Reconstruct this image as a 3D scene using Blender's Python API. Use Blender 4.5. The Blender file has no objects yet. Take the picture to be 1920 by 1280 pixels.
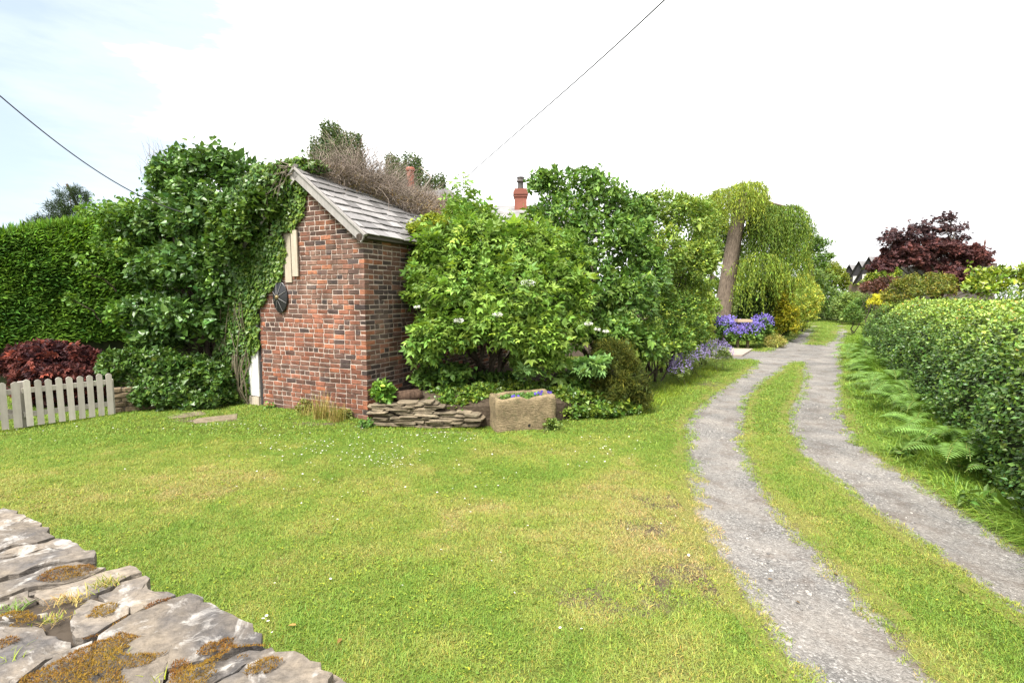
import bpy, bmesh, math, random
import numpy as np
from mathutils import Vector, Matrix, noise as mnoise

# ------------------------------------------------------------------ camera, sky, sun, exposure
SC = bpy.context.scene
COL = SC.collection
FPX, CX, CY, CAMH = 940.0, 960.0, 640.0, 1.97          # lens in photo pixels, eye height in metres
PITCH = math.atan(85.0 / FPX)
cam_d = bpy.data.cameras.new('camera')
cam_d.sensor_width = 36.0
cam_d.lens = 36.0 * FPX / 1920.0
cam_d.clip_start, cam_d.clip_end = 0.05, 2000
cam = bpy.data.objects.new('camera', cam_d)
COL.objects.link(cam)
cam.location = (0, 0, CAMH)
cam.rotation_euler = (math.pi / 2 - PITCH, 0, 0)
SC.camera = cam

SUN_EL, SUN_AZ = math.radians(58), math.radians(212)   # azimuth clockwise from +Y: behind the camera, to its left
world = bpy.data.worlds.new('World')
SC.world = world
world.use_nodes = True
wn, wl = world.node_tree.nodes, world.node_tree.links
wn.clear()
w_out = wn.new('ShaderNodeOutputWorld')
w_bg = wn.new('ShaderNodeBackground')
w_bg.inputs['Strength'].default_value = 0.10
w_sky = wn.new('ShaderNodeTexSky')
w_sky.sky_type = 'NISHITA'
w_sky.sun_disc = False
w_sky.sun_elevation = SUN_EL
w_sky.sun_rotation = SUN_AZ
w_sky.air_density = 1.0
w_sky.dust_density = 2.0
w_tc = wn.new('ShaderNodeTexCoord')
w_map = wn.new('ShaderNodeMapping')
w_map.inputs['Scale'].default_value = (1.0, 1.0, 1.8)
w_map.inputs['Rotation'].default_value = (0, 0, math.radians(150))
w_n = wn.new('ShaderNodeTexNoise')
w_n.noise_dimensions = '4D'
w_n.inputs['Scale'].default_value = 1.15
w_n.inputs['Detail'].default_value = 5
w_n.inputs['Roughness'].default_value = 0.5
w_n.inputs['W'].default_value = 14.0
w_ramp = wn.new('ShaderNodeValToRGB')                   # a few thin grey undersides in the cloud sheet
w_ramp.color_ramp.elements[0].position = 0.27
w_ramp.color_ramp.elements[0].color = (3.2, 3.25, 3.35, 1)
w_ramp.color_ramp.elements[1].position = 0.47
w_ramp.color_ramp.elements[1].color = (6.6, 6.6, 6.7, 1)
w_dot = wn.new('ShaderNodeVectorMath')                 # the sheet thins out towards the left of the view
w_dot.operation = 'DOT_PRODUCT'
w_dot.inputs[1].default_value = Vector((-0.93, 0.24, 0.30)).normalized()
w_n2 = wn.new('ShaderNodeTexNoise')
w_n2.inputs['Scale'].default_value = 1.6
w_n2.inputs['Detail'].default_value = 7
w_n2.inputs['Roughness'].default_value = 0.6
w_m2 = wn.new('ShaderNodeMapping')
w_m2.inputs['Rotation'].default_value = (0.3, 0.5, 0.2)
w_m2.inputs['Scale'].default_value = (1.0, 1.0, 4.0)
w_add = wn.new('ShaderNodeMath')
w_add.operation = 'MULTIPLY_ADD'
w_add.inputs[1].default_value = 0.62
w_open = wn.new('ShaderNodeValToRGB')
w_open.color_ramp.elements[0].position = 0.82
_e = w_open.color_ramp.elements.new(0.865)
_e.color = (0.85, 0.85, 0.85, 1)
w_open.color_ramp.interpolation = 'EASE'
w_open.color_ramp.elements[0].color = (0, 0, 0, 1)
w_open.color_ramp.elements[2].position = 0.985
w_open.color_ramp.elements[2].color = (1, 1, 1, 1)
w_sub = wn.new('ShaderNodeMath')
w_sub.operation = 'SUBTRACT'
w_sub.inputs[1].default_value = 0.205
w_pale = wn.new('ShaderNodeMixRGB')                    # thin veil in the gaps
w_pale.inputs['Fac'].default_value = 0.65
w_pale.inputs['Color2'].default_value = (2.75, 3.1, 3.45, 1)
w_mix = wn.new('ShaderNodeMixRGB')
wl.new(w_tc.outputs['Generated'], w_map.inputs['Vector'])
wl.new(w_map.outputs['Vector'], w_n.inputs['Vector'])
wl.new(w_n.outputs['Fac'], w_ramp.inputs['Fac'])
wl.new(w_tc.outputs['Generated'], w_dot.inputs[0])
wl.new(w_tc.outputs['Generated'], w_m2.inputs['Vector'])
wl.new(w_m2.outputs['Vector'], w_n2.inputs['Vector'])
wl.new(w_n2.outputs['Fac'], w_add.inputs[0])
wl.new(w_dot.outputs['Value'], w_add.inputs[2])
wl.new(w_add.outputs[0], w_sub.inputs[0])
wl.new(w_sub.outputs[0], w_open.inputs['Fac'])
wl.new(w_sky.outputs['Color'], w_pale.inputs['Color1'])
wl.new(w_open.outputs['Color'], w_mix.inputs['Fac'])
wl.new(w_ramp.outputs['Color'], w_mix.inputs['Color1'])
wl.new(w_pale.outputs['Color'], w_mix.inputs['Color2'])
wl.new(w_mix.outputs['Color'], w_bg.inputs['Color'])
wl.new(w_bg.outputs['Background'], w_out.inputs['Surface'])

sun_d = bpy.data.lights.new('sun', 'SUN')
sun_d.energy = 3.6
sun_d.angle = math.radians(24)
sun_d.color = (1.0, 0.96, 0.9)
sun = bpy.data.objects.new('sun', sun_d)
COL.objects.link(sun)
_sd = Vector((math.sin(SUN_AZ) * math.cos(SUN_EL), math.cos(SUN_AZ) * math.cos(SUN_EL), math.sin(SUN_EL)))
sun.rotation_euler = (-_sd).to_track_quat('-Z', 'Y').to_euler()

SC.view_settings.view_transform = 'Standard'
SC.view_settings.look = 'None'
SC.view_settings.exposure = 1.62
SC.view_settings.gamma = 1.0
SC.view_settings.use_curve_mapping = False
SC.render.engine = 'CYCLES'
SC.cycles.max_bounces = 6
SC.cycles.diffuse_bounces = 3
SC.cycles.glossy_bounces = 2
SC.cycles.transmission_bounces = 4
SC.cycles.transparent_max_bounces = 4
SC.cycles.use_denoising = True

# ------------------------------------------------------------------ where things stand
rng = np.random.default_rng(7)
random.seed(7)
_F = np.array([0, math.cos(PITCH), -math.sin(PITCH)])
_U = np.array([0, math.sin(PITCH), math.cos(PITCH)])


def ray(px, py):
    return _F + np.array([(px - CX) / FPX, 0, 0]) + _U * (CY - py) / FPX


def G(px, py, z=0.0):
    """Point of the horizontal plane at height z."""
    r = ray(px, py)
    k = (z - CAMH) / r[2]
    return np.array([r[0] * k, r[1] * k, z])


def P(px, py, Y):
    """Point at distance Y along the view axis on the ground."""
    r = ray(px, py)
    k = Y / r[1]
    return np.array([r[0] * k, Y, CAMH + r[2] * k])


def unit(v):
    v = np.asarray(v, float)
    return v / np.maximum(np.linalg.norm(v, axis=-1, keepdims=True), 1e-9)


def sstep(a, b, x):
    t = np.clip((x - a) / (b - a), 0, 1)
    return t * t * (3 - 2 * t)


def vnoise(x, y, s=1.0, seed=0):
    """Smooth value noise for arrays, -1..1."""
    x = np.asarray(x, float) * s + seed * 17.31
    y = np.asarray(y, float) * s + seed * 9.77
    xi, yi = np.floor(x).astype(np.int64), np.floor(y).astype(np.int64)
    fx, fy = x - xi, y - yi
    fx, fy = fx * fx * (3 - 2 * fx), fy * fy * (3 - 2 * fy)

    def h(a, b):
        n = (a * 374761393 + b * 668265263 + seed * 974711) & 0xffffffff
        n = ((n ^ (n >> 13)) * 1274126177) & 0xffffffff
        return ((n ^ (n >> 16)) & 0xffff) / 32767.5 - 1
    return (h(xi, yi) * (1 - fx) + h(xi + 1, yi) * fx) * (1 - fy) + (h(xi, yi + 1) * (1 - fx) + h(xi + 1, yi + 1) * fx) * fy


# ------------------------------------------------------------------ objects and meshes
def tag(o, label=None, cat=None, group=None, kind=None):
    if label: o['label'] = label
    if cat: o['category'] = cat
    if group: o['group'] = group
    if kind: o['kind'] = kind
    return o


def empty(name, loc, label, cat, group=None):
    o = bpy.data.objects.new(name, None)
    o.empty_display_size = 0.1
    COL.objects.link(o)
    o.location = tuple(loc)
    return tag(o, label, cat, group)


def link(name, me, parent=None):
    o = bpy.data.objects.new(name, me)
    COL.objects.link(o)
    if parent is not None:
        o.parent = parent
        o.matrix_parent_inverse = Matrix.Translation(parent_world(parent)).inverted()
    return o


def parent_world(p):
    """Parts keep world coordinates: only a root stands off the origin."""
    return p.location.copy() if p.parent is None else Vector((0, 0, 0))


def np_mesh(name, V, F, mat=None, col=None, smooth=False, attrs=None):
    """V (n,3); F list of (m,k) index arrays."""
    me = bpy.data.meshes.new(name)
    V = np.ascontiguousarray(V, np.float32).reshape(-1, 3)
    F = [np.asarray(f, np.int32) for f in (F if isinstance(F, list) else [F]) if len(f)]
    me.vertices.add(len(V))
    me.vertices.foreach_set('co', V.ravel())
    tot = np.concatenate([np.full(len(f), f.shape[1], np.int32) for f in F]) if F else np.zeros(0, np.int32)
    idx = np.concatenate([f.ravel() for f in F]) if F else np.zeros(0, np.int32)
    if len(tot):
        me.loops.add(len(idx))
        me.loops.foreach_set('vertex_index', idx)
        me.polygons.add(len(tot))
        st = np.concatenate([[0], np.cumsum(tot)[:-1]]).astype(np.int32)
        me.polygons.foreach_set('loop_start', st)
        me.polygons.foreach_set('use_smooth', np.full(len(tot), smooth, bool))
    if col is not None:
        a = me.attributes.new('Col', 'FLOAT_COLOR', 'POINT')
        c = np.ones((len(V), 4), np.float32)
        c[:, :3] = col
        a.data.foreach_set('color', c.ravel())
    for k, v in (attrs or {}).items():
        a = me.attributes.new(k, 'FLOAT', 'POINT')
        a.data.foreach_set('value', np.ascontiguousarray(v, np.float32))
    me.update(calc_edges=True)
    me.validate()
    if mat is not None:
        me.materials.append(mat)
    return me


def np_obj(name, V, F, mat, parent=None, col=None, smooth=False, attrs=None):
    return link(name, np_mesh(name, V, F, mat, col, smooth, attrs), parent)


class MB:
    """Collects simple solids into one mesh."""
    def __init__(s):
        s.v, s.f3, s.f4, s.c, s.n = [], [], [], [], 0

    def add(s, V, F, col=(1, 1, 1)):
        V = np.asarray(V, float).reshape(-1, 3)
        F = np.asarray(F)
        (s.f3 if F.shape[1] == 3 else s.f4).append(F + s.n)
        s.v.append(V)
        s.c.append(np.broadcast_to(np.asarray(col, float), (len(V), 3)))
        s.n += len(V)
        return s

    def add2(s, V, F3, F4, col=(1, 1, 1)):
        V = np.asarray(V, float).reshape(-1, 3)
        if len(F3): s.f3.append(np.asarray(F3) + s.n)
        if len(F4): s.f4.append(np.asarray(F4) + s.n)
        s.v.append(V)
        s.c.append(np.broadcast_to(np.asarray(col, float), (len(V), 3)))
        s.n += len(V)
        return s

    def hexa(s, c8, col=(1, 1, 1)):
        return s.add(c8, [[0, 3, 2, 1], [4, 5, 6, 7], [0, 1, 5, 4], [1, 2, 6, 5], [2, 3, 7, 6], [3, 0, 4, 7]], col)

    def box(s, o, ux, uy, uz, col=(1, 1, 1)):
        """Box from corner o along three edge vectors."""
        o, ux, uy, uz = (np.asarray(a, float) for a in (o, ux, uy, uz))
        return s.hexa([o, o + ux, o + ux + uy, o + uy, o + uz, o + ux + uz, o + ux + uy + uz, o + uy + uz], col)

    def tube(s, pts, rad, n=6, col=(1, 1, 1), jit=0.0, cap=True):
        pts = np.asarray(pts, float)
        rad = np.broadcast_to(np.asarray(rad, float), (len(pts),))
        t = np.gradient(pts, axis=0)
        t = unit(t)
        ref = np.array([0, 0, 1.0]) if abs(t[0][2]) < 0.9 else np.array([1.0, 0, 0])
        a = np.linspace(0, 2 * np.pi, n, endpoint=False)
        V = []
        for p, d, r in zip(pts, t, rad):
            x = unit(np.cross(d, ref)); y = np.cross(d, x)
            rr = r * (1 + (jit * rng.uniform(-1, 1, n) if jit else 0))
            V.append(p + (np.cos(a) * rr)[:, None] * x + (np.sin(a) * rr)[:, None] * y)
        V = np.concatenate(V)
        q = []
        for i in range(len(pts) - 1):
            for j in range(n):
                k = (j + 1) % n
                q.append([i * n + j, i * n + k, (i + 1) * n + k, (i + 1) * n + j])
        tri = []
        if cap:
            c0 = len(V)
            V = np.concatenate([V, pts[:1], pts[-1:]])
            m = (len(pts) - 1) * n
            for j in range(n):
                k = (j + 1) % n
                tri += [[c0, k, j], [c0 + 1, m + j, m + k]]
        return s.add2(V, tri, q, col)

    def build(s, name, mat, parent=None, smooth=False, use_col=True):
        F = []
        if s.f3: F.append(np.concatenate(s.f3))
        if s.f4: F.append(np.concatenate(s.f4))
        return np_obj(name, np.concatenate(s.v), F, mat, parent, np.concatenate(s.c) if use_col else None, smooth)


# ------------------------------------------------------------------ materials
class NT:
    """Small helper over a material's node tree."""
    def __init__(s, name):
        s.m = bpy.data.materials.new(name)
        s.m.use_nodes = True
        s.t = s.m.node_tree
        s.t.nodes.clear()
        s.out = s.n('OutputMaterial')

    def n(s, kind, **kw):
        nd = s.t.nodes.new('ShaderNode' + kind)
        for k, v in kw.items():
            if k.startswith('_'):
                setattr(nd, k[1:], v)
            else:
                s.set(nd.inputs[k.replace('__', ' ')], v)
        return nd

    def set(s, sock, v):
        if hasattr(v, 'is_output') or isinstance(v, bpy.types.NodeSocket):
            s.t.links.new(v, sock)
        elif isinstance(v, (tuple, list)) and len(v) == 3 and sock.type == 'RGBA':
            sock.default_value = (*v, 1)
        else:
            sock.default_value = v

    def noise(s, scale, detail=4, rough=0.55, vec=None, dist=0.0):
        nd = s.n('TexNoise', Scale=scale, Detail=detail, Roughness=rough, Distortion=dist)
        if vec is not None: s.set(nd.inputs['Vector'], vec)
        return nd.outputs['Fac']

    def ramp(s, fac, stops, interp='LINEAR'):
        nd = s.n('ValToRGB', Fac=fac)
        cr = nd.color_ramp
        cr.interpolation = interp
        while len(cr.elements) < len(stops): cr.elements.new(0.5)
        for e, (p, c) in zip(cr.elements, stops):
            e.position = p
            e.color = (c, c, c, 1) if not isinstance(c, (tuple, list)) else (*c, 1)
        return nd.outputs['Color']

    def mix(s, fac, a, b, mode='MIX'):
        nd = s.n('MixRGB', _blend_type=mode)
        s.set(nd.inputs['Fac'], fac)
        s.set(nd.inputs['Color1'], a)
        s.set(nd.inputs['Color2'], b)
        return nd.outputs['Color']

    def math(s, op, a, b=0.0, clamp=False):
        nd = s.n('Math', _operation=op, _use_clamp=clamp)
        s.set(nd.inputs[0], a)
        s.set(nd.inputs[1], b)
        return nd.outputs[0]

    def attr(s, name, kind='GEOMETRY'):
        nd = s.n('Attribute', _attribute_name=name, _attribute_type=kind)
        return nd

    def pos(s):
        return s.n('NewGeometry').outputs['Position']

    def mapping(s, vec, scale):
        nd = s.n('Mapping')
        s.set(nd.inputs['Vector'], vec)
        nd.inputs['Scale'].default_value = scale
        return nd.outputs['Vector']

    def bump(s, h, strength=0.5, dist=0.01):
        nd = s.n('Bump', Strength=strength, Distance=dist)
        s.set(nd.inputs['Height'], h)
        return nd.outputs['Normal']

    def surf(s, color, rough=0.8, spec=0.3, normal=None, metal=0.0):
        b = s.n('BsdfPrincipled')
        s.set(b.inputs['Base Color'], color)
        s.set(b.inputs['Roughness'], rough)
        s.set(b.inputs['Specular IOR Level'], spec)
        s.set(b.inputs['Metallic'], metal)
        if normal is not None: s.set(b.inputs['Normal'], normal)
        s.t.links.new(b.outputs[0], s.out.inputs['Surface'])
        return s.m


def mat_leaf(name, rough=0.5, spec=0.3, trans=0.3, gain=(1.6, 1.5, 1.0)):
    n = NT(name)
    c = n.mix(1.0, n.attr('Col').outputs['Color'], gain, 'MULTIPLY')
    b = n.n('BsdfPrincipled')
    n.set(b.inputs['Base Color'], c)
    b.inputs['Roughness'].default_value = rough
    b.inputs['Specular IOR Level'].default_value = spec
    tr = n.n('BsdfTranslucent')
    n.set(tr.inputs['Color'], n.mix(1.0, c, (1.15, 1.1, 0.6) if gain[0] > 1 else (1, 1, 1), 'MULTIPLY'))
    mx = n.n('MixShader', Fac=trans)
    n.t.links.new(b.outputs[0], mx.inputs[1])
    n.t.links.new(tr.outputs[0], mx.inputs[2])
    n.t.links.new(mx.outputs[0], n.out.inputs['Surface'])
    return n.m


LEAF = mat_leaf('leaf')
LEAF_GLOSS = mat_leaf('leaf_gloss', 0.38, 0.4, 0.22)
LEAF_MATT = mat_leaf('leaf_matt', 0.7, 0.2, 0.3)
PETAL = mat_leaf('petal', 0.7, 0.2, 0.35, (1, 1, 1))
REDLEAF = mat_leaf('red_leaf', 0.6, 0.25, 0.3, (0.95, 1.0, 1.0))


def _bark():
    n = NT('bark')
    p = n.mapping(n.pos(), (1, 1, 0.22))
    f = n.noise(22, 6, 0.65, p)
    c = n.mix(1.0, n.attr('Col').outputs['Color'], n.ramp(f, [(0.3, (0.45, 0.42, 0.4)), (0.7, (1.25, 1.2, 1.15))]), 'MULTIPLY')
    return n.surf(c, 0.9, 0.15, n.bump(f, 0.9, 0.03))


def _wood(name, a, b, grain=(30, 30, 2.0)):
    n = NT(name)
    tc = n.n('TexCoord').outputs['Object']
    f = n.noise(1.0, 6, 0.6, n.mapping(tc, grain))
    g = n.noise(6.0, 4, 0.6, tc)
    r = n.n('ObjectInfo').outputs['Random']
    c = n.mix(f, a, b)
    c = n.mix(n.math('MULTIPLY', g, 0.55), c, tuple(x * 0.45 for x in a))
    v = n.math('ADD', n.math('MULTIPLY', r, 0.35), 0.82)
    c = n.mix(1.0, c, n.n('CombineColor', Red=v, Green=v, Blue=v).outputs[0], 'MULTIPLY')
    return n.surf(c, 0.85, 0.2, n.bump(f, 0.4, 0.004))


def _colmat(name, noise_scale=40, amp=(0.75, 1.2), rough=0.85, bump=0.5, bd=0.006, spec=0.25):
    n = NT(name)
    p = n.pos()
    f = n.noise(noise_scale, 6, 0.62, p)
    g = n.noise(noise_scale * 0.15, 3, 0.6, p)
    c = n.mix(1.0, n.attr('Col').outputs['Color'], n.ramp(f, [(0.25, amp[0]), (0.75, amp[1])]), 'MULTIPLY')
    c = n.mix(1.0, c, n.ramp(g, [(0.3, 0.85), (0.7, 1.12)]), 'MULTIPLY')
    return n.surf(c, rough, spec, n.bump(f, bump, bd))


BARK = _bark()
TWIG = _colmat('twig', 30, (0.7, 1.25), 0.9, 0.2)
FENCEWOOD = _wood('fence_wood', (0.37, 0.335, 0.285), (0.60, 0.56, 0.495))
PALEWOOD = _wood('pale_painted_wood', (0.27, 0.22, 0.155), (0.56, 0.50, 0.41))
GREYWOOD = _wood('grey_wood', (0.25, 0.23, 0.215), (0.50, 0.475, 0.45))
SOLID = _colmat('plain_rough', 25, (0.85, 1.12), 0.8, 0.2)


def _brick():
    n = NT('brick_clay')
    p = n.pos()
    f = n.noise(55, 6, 0.65, p)
    g = n.noise(9, 4, 0.6, p)
    s_ = n.noise(1.7, 3, 0.6, p)
    c = n.mix(1.0, n.attr('Col').outputs['Color'], n.ramp(f, [(0.3, 0.62), (0.72, 1.3)]), 'MULTIPLY')
    c = n.mix(n.ramp(g, [(0.5, 0.0), (0.72, 0.55)]), c, (0.06, 0.045, 0.045))
    c = n.mix(n.ramp(s_, [(0.55, 0.0), (0.72, 0.3)]), c, (0.30, 0.20, 0.15))
    so = n.noise(1.1, 5, 0.65, n.mapping(p, (1.6, 1.6, 0.8)))
    c = n.mix(1.0, c, n.ramp(so, [(0.38, 0.55), (0.6, 1.1)]), 'MULTIPLY')
    return n.surf(c, 0.9, 0.2, n.bump(f, 0.7, 0.006))


def _mortar():
    n = NT('mortar')
    p = n.pos()
    f = n.noise(70, 5, 0.65, p)
    g = n.noise(3, 4, 0.6, p)
    c = n.ramp(f, [(0.3, (0.31, 0.245, 0.205)), (0.7, (0.50, 0.42, 0.36))])
    c = n.mix(n.ramp(g, [(0.45, 0.0), (0.75, 0.5)]), c, (0.24, 0.19, 0.17))
    return n.surf(c, 0.95, 0.1, n.bump(f, 0.8, 0.008))


def _slate():
    n = NT('slate')
    p = n.pos()
    f = n.noise(14, 6, 0.65, p)
    g = n.noise(60, 4, 0.6, p)
    r = n.n('ObjectInfo').outputs['Random']
    c = n.mix(f, (0.15, 0.142, 0.142), (0.28, 0.265, 0.255))
    v = n.math('ADD', n.math('MULTIPLY', r, 0.75), 0.6)
    c = n.mix(1.0, c, n.n('CombineColor', Red=v, Green=v, Blue=v).outputs[0], 'MULTIPLY')
    c = n.mix(n.ramp(g, [(0.62, 0.0), (0.75, 0.5)]), c, (0.26, 0.26, 0.2))
    return n.surf(c, 0.42, 0.5, n.bump(f, 0.35, 0.006))


def _stone(name, a, b, lich=(0.5, 0.48, 0.42), lamt=0.6, sc=1.0, grit=0.008):
    n = NT(name)
    p = n.pos()
    big = n.noise(4.5 * sc, 5, 0.62, p)
    f = n.noise(38 * sc, 6, 0.68, p)
    lay = n.noise(9 * sc, 5, 0.6, n.mapping(p, (1.0, 2.2, 6)))
    r = n.n('ObjectInfo').outputs['Random']
    c = n.mix(n.ramp(big, [(0.35, 0), (0.65, 1)]), a, b)
    v = n.math('ADD', n.math('MULTIPLY', r, 0.4), 0.8)
    c = n.mix(1.0, c, n.n('CombineColor', Red=v, Green=v, Blue=v).outputs[0], 'MULTIPLY')
    c = n.mix(1.0, c, n.ramp(f, [(0.28, 0.6), (0.7, 1.2)]), 'MULTIPLY')
    lm = n.noise(7 * sc, 6, 0.7, p, 0.6)
    c = n.mix(n.math('MULTIPLY', n.ramp(lm, [(0.54, 0.0), (0.62, 1.0)]), lamt), c, lich)
    dk = n.noise(16 * sc, 5, 0.7, p, 0.3)
    c = n.mix(n.ramp(dk, [(0.6, 0.0), (0.7, 0.7)]), c, (0.05, 0.045, 0.04))
    h = n.math('ADD', f, n.math('MULTIPLY', lay, 1.5))
    return n.surf(c, 0.9, 0.2, n.bump(h, 0.8, grit))


BRICK, MORTAR, SLATE = _brick(), _mortar(), _slate()
CAPSTONE = _stone('grey_sandstone', (0.085, 0.079, 0.076), (0.205, 0.170, 0.130), (0.33, 0.31, 0.285), 0.75)
FLATSTONE = _stone('split_stone', (0.125, 0.10, 0.068), (0.23, 0.185, 0.125), (0.24, 0.22, 0.15), 0.4, 1.6)
WALLSTONE = _stone('honey_stone', (0.16, 0.12, 0.075), (0.26, 0.195, 0.12), (0.28, 0.25, 0.2), 0.4, 1.5)
TROUGHSTONE = _stone('trough_sandstone', (0.15, 0.115, 0.066), (0.28, 0.215, 0.125), (0.085, 0.085, 0.04), 0.5, 1.5, 0.03)
METAL = NT('black_iron').surf((0.012, 0.012, 0.014), 0.45, 0.5)
CABLE = NT('cable_rubber').surf((0.03, 0.03, 0.032), 0.6, 0.3)
WIRE = NT('thin_wire').surf((0.05, 0.05, 0.05), 0.6, 0.3)

# ------------------------------------------------------------------ foliage
def fan(outline, centre):
    """Leaf outline (x along, y across, z) as a fan of triangles."""
    T = np.array(list(outline) + [centre], float)
    k = len(outline)
    return T, np.array([[k, i, (i + 1) % k] for i in range(k)])


T_OVATE = fan([(0, 0, 0), (0.22, 0.40, 0.05), (0.58, 0.38, 0.03), (1.0, 0, -0.12), (0.58, -0.38, 0.03), (0.22, -0.40, 0.05)], (0.45, 0, -0.04))
T_LEAF4 = fan([(0, 0, 0), (0.38, 0.46, 0.05), (1.0, 0, -0.12), (0.38, -0.46, 0.05)], (0.45, 0, -0.04))
T_HEART = fan([(0.04, 0, 0), (0.16, 0.50, 0.06), (0.62, 0.36, 0.02), (1.05, 0, -0.14), (0.62, -0.36, 0.02), (0.16, -0.50, 0.06)], (0.4, 0, -0.05))
T_IVY = fan([(0.0, 0, 0), (0.12, 0.56, 0.05), (0.48, 0.28, 0.0), (1.0, 0, -0.08), (0.48, -0.28, 0.0), (0.12, -0.56, 0.05)], (0.32, 0, 0.04))
T_DIAM = (np.array([(0, 0, 0), (0.42, 0.5, 0.06), (1, 0, -0.08), (0.42, -0.5, 0.06)], float), np.array([[0, 2, 1], [0, 3, 2]]))
T_STRIP = (np.array([(0, 0.12, 0), (0, -0.12, 0), (0.5, 0.5, 0.05), (0.5, -0.5, 0.05), (1, 0, -0.05)], float), np.array([[0, 1, 3], [0, 3, 2], [2, 3, 4]]))


def compound(pairs=3, spread=0.85, tri=False):
    """Pinnate leaf: leaflets in pairs along a stalk plus one at its end."""
    lt, lf = T_LEAF4 if tri else T_DIAM
    V, F, n = [], [], 0
    spots = []
    for i in range(pairs):
        x = 0.25 + 0.42 * i / max(pairs - 1, 1)
        for sgn in (1, -1):
            spots.append((x, sgn, math.radians(58), 0.42))
    spots.append((0.70, 0, 0.0, 0.46))
    for x, sgn, a, L in spots:
        v = lt.copy()
        v[:, 0] *= L
        v[:, 1] *= L * 0.55
        v[:, 2] *= L
        ca, sa = math.cos(a * (sgn or 1)), math.sin(a * (sgn or 1))
        w = np.stack([x + v[:, 0] * ca - v[:, 1] * sa, v[:, 0] * sa + v[:, 1] * ca, v[:, 2] - 0.22 * (v[:, 0] * abs(sa)) ** 1.3 - 0.10 * x * x], 1)
        V.append(w)
        F.append(lf + n)
        n += len(v)
    return np.concatenate(V), np.concatenate(F)


T_ELDER = compound(2, tri=True)
T_PINNATE = compound(3)


def palm(k=5, w=0.20):
    """Palmate leaf (maple): lobes fanned from one point."""
    V, F, n = [], [], 0
    for i in range(k):
        a = math.radians(-75 + 150 * i / (k - 1))
        L = 1.0 - 0.35 * abs(i - (k - 1) / 2) / ((k - 1) / 2)
        v = T_DIAM[0].copy()
        v[:, 0] *= L
        v[:, 1] *= w * 2
        ca, sa = math.cos(a), math.sin(a)
        V.append(np.stack([v[:, 0] * ca - v[:, 1] * sa, v[:, 0] * sa + v[:, 1] * ca, v[:, 2] - 0.15 * v[:, 0] ** 2], 1))
        F.append(T_DIAM[1] + n)
        n += 4
    return np.concatenate(V), np.concatenate(F)


T_MAPLE = palm(5)


def place_leaves(T, Pn, D, N, L, W, col, mat, name, parent, smooth=False):
    """One mesh of leaves: template T at points Pn, pointing along D, facing N, length L, width W, colour col."""
    tv, tf = T
    X = unit(D)
    Z = unit(N - (N * X).sum(1, keepdims=True) * X)
    Y = np.cross(Z, X)
    L = np.asarray(L)[:, None, None]
    W = np.asarray(W)[:, None, None]
    V = Pn[:, None, :] + tv[None, :, 0:1] * L * X[:, None, :] + tv[None, :, 1:2] * W * Y[:, None, :] + tv[None, :, 2:3] * L * Z[:, None, :]
    k = len(tv)
    F = (tf[None] + (np.arange(len(Pn)) * k)[:, None, None]).reshape(-1, 3)
    C = np.repeat(col, k, axis=0)
    return np_obj(name, V.reshape(-1, 3), F, mat, parent, C, smooth)


def rdir(n, zmin=-1.0):
    z = rng.uniform(zmin, 1, n)
    a = rng.uniform(0, 2 * np.pi, n)
    r = np.sqrt(1 - z * z)
    return np.stack([r * np.cos(a), r * np.sin(a), z], 1)


def colours(n, base, young=None, yamt=None, var=0.16, hue=0.10):
    c = np.tile(np.asarray(base, float), (n, 1))
    if young is not None:
        c = c * (1 - yamt[:, None]) + np.asarray(young, float) * yamt[:, None]
    b = np.exp(rng.normal(0, var, n))[:, None]
    h = rng.normal(0, hue, n)
    c = c * b * np.stack([1 + h, np.ones(n), 1 - h], 1)
    return np.clip(c, 0.002, 0.9)


def LB(px, py, Y, rx, rz, ry=None):
    """A rounded mass of a crown: centre seen at (px, py) at distance Y, radii in photo pixels (depth in metres)."""
    c = P(px, py, Y)
    s = Y / FPX
    return (c, np.array([rx * s, ry if ry else rx * s, rz * s]))


def shell(lobes, n, bump=0.34, zmin=-0.6, nb=14, rough=0.12, back=0.35):
    """Shoot tips over the uneven surface of several rounded masses: points, outward directions, depth below the surface 0..1."""
    wts = np.array([r[0] * r[1] + r[0] * r[2] + r[1] * r[2] for _, r in lobes])
    wts = wts / wts.sum()
    PP, DD = [], []
    for (c, r), w in zip(lobes, wts):
        m = max(8, int(n * w * 1.5))
        bd = rdir(nb, zmin)
        bd = unit(bd + 0.0)
        br = bump * rng.uniform(0.65, 1.25, nb)
        which = rng.integers(0, nb, m)
        d0 = bd[which]
        pd = unit(rdir(m) + d0 * 0.75)
        rad = br[which][:, None] * (1 + rng.normal(0, rough, m))[:, None]
        q = d0 * (1.0 - br[which][:, None] * 0.8) + pd * rad
        # part of the shoots lie on the plain surface between the bumps
        pl = rng.random(m) < 0.3
        ds = rdir(m, zmin)
        q = np.where(pl[:, None], ds * rng.uniform(0.72, 1.0, m)[:, None], q)
        pd = np.where(pl[:, None], ds, pd)
        p = c + q * r
        dirs = unit(pd / r * r.mean())
        keep = np.ones(m, bool)
        for c2, r2 in lobes:
            if c2 is c: continue
            keep &= np.linalg.norm((p - c2) / r2, axis=1) > 0.78
        tocam = unit(np.array([0, 0, CAMH]) - p)
        f = (dirs * tocam).sum(1)
        keep &= (f > -0.15) | (rng.random(m) < back)
        PP.append(p[keep])
        DD.append(dirs[keep])
    return np.concatenate(PP), np.concatenate(DD)


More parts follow.
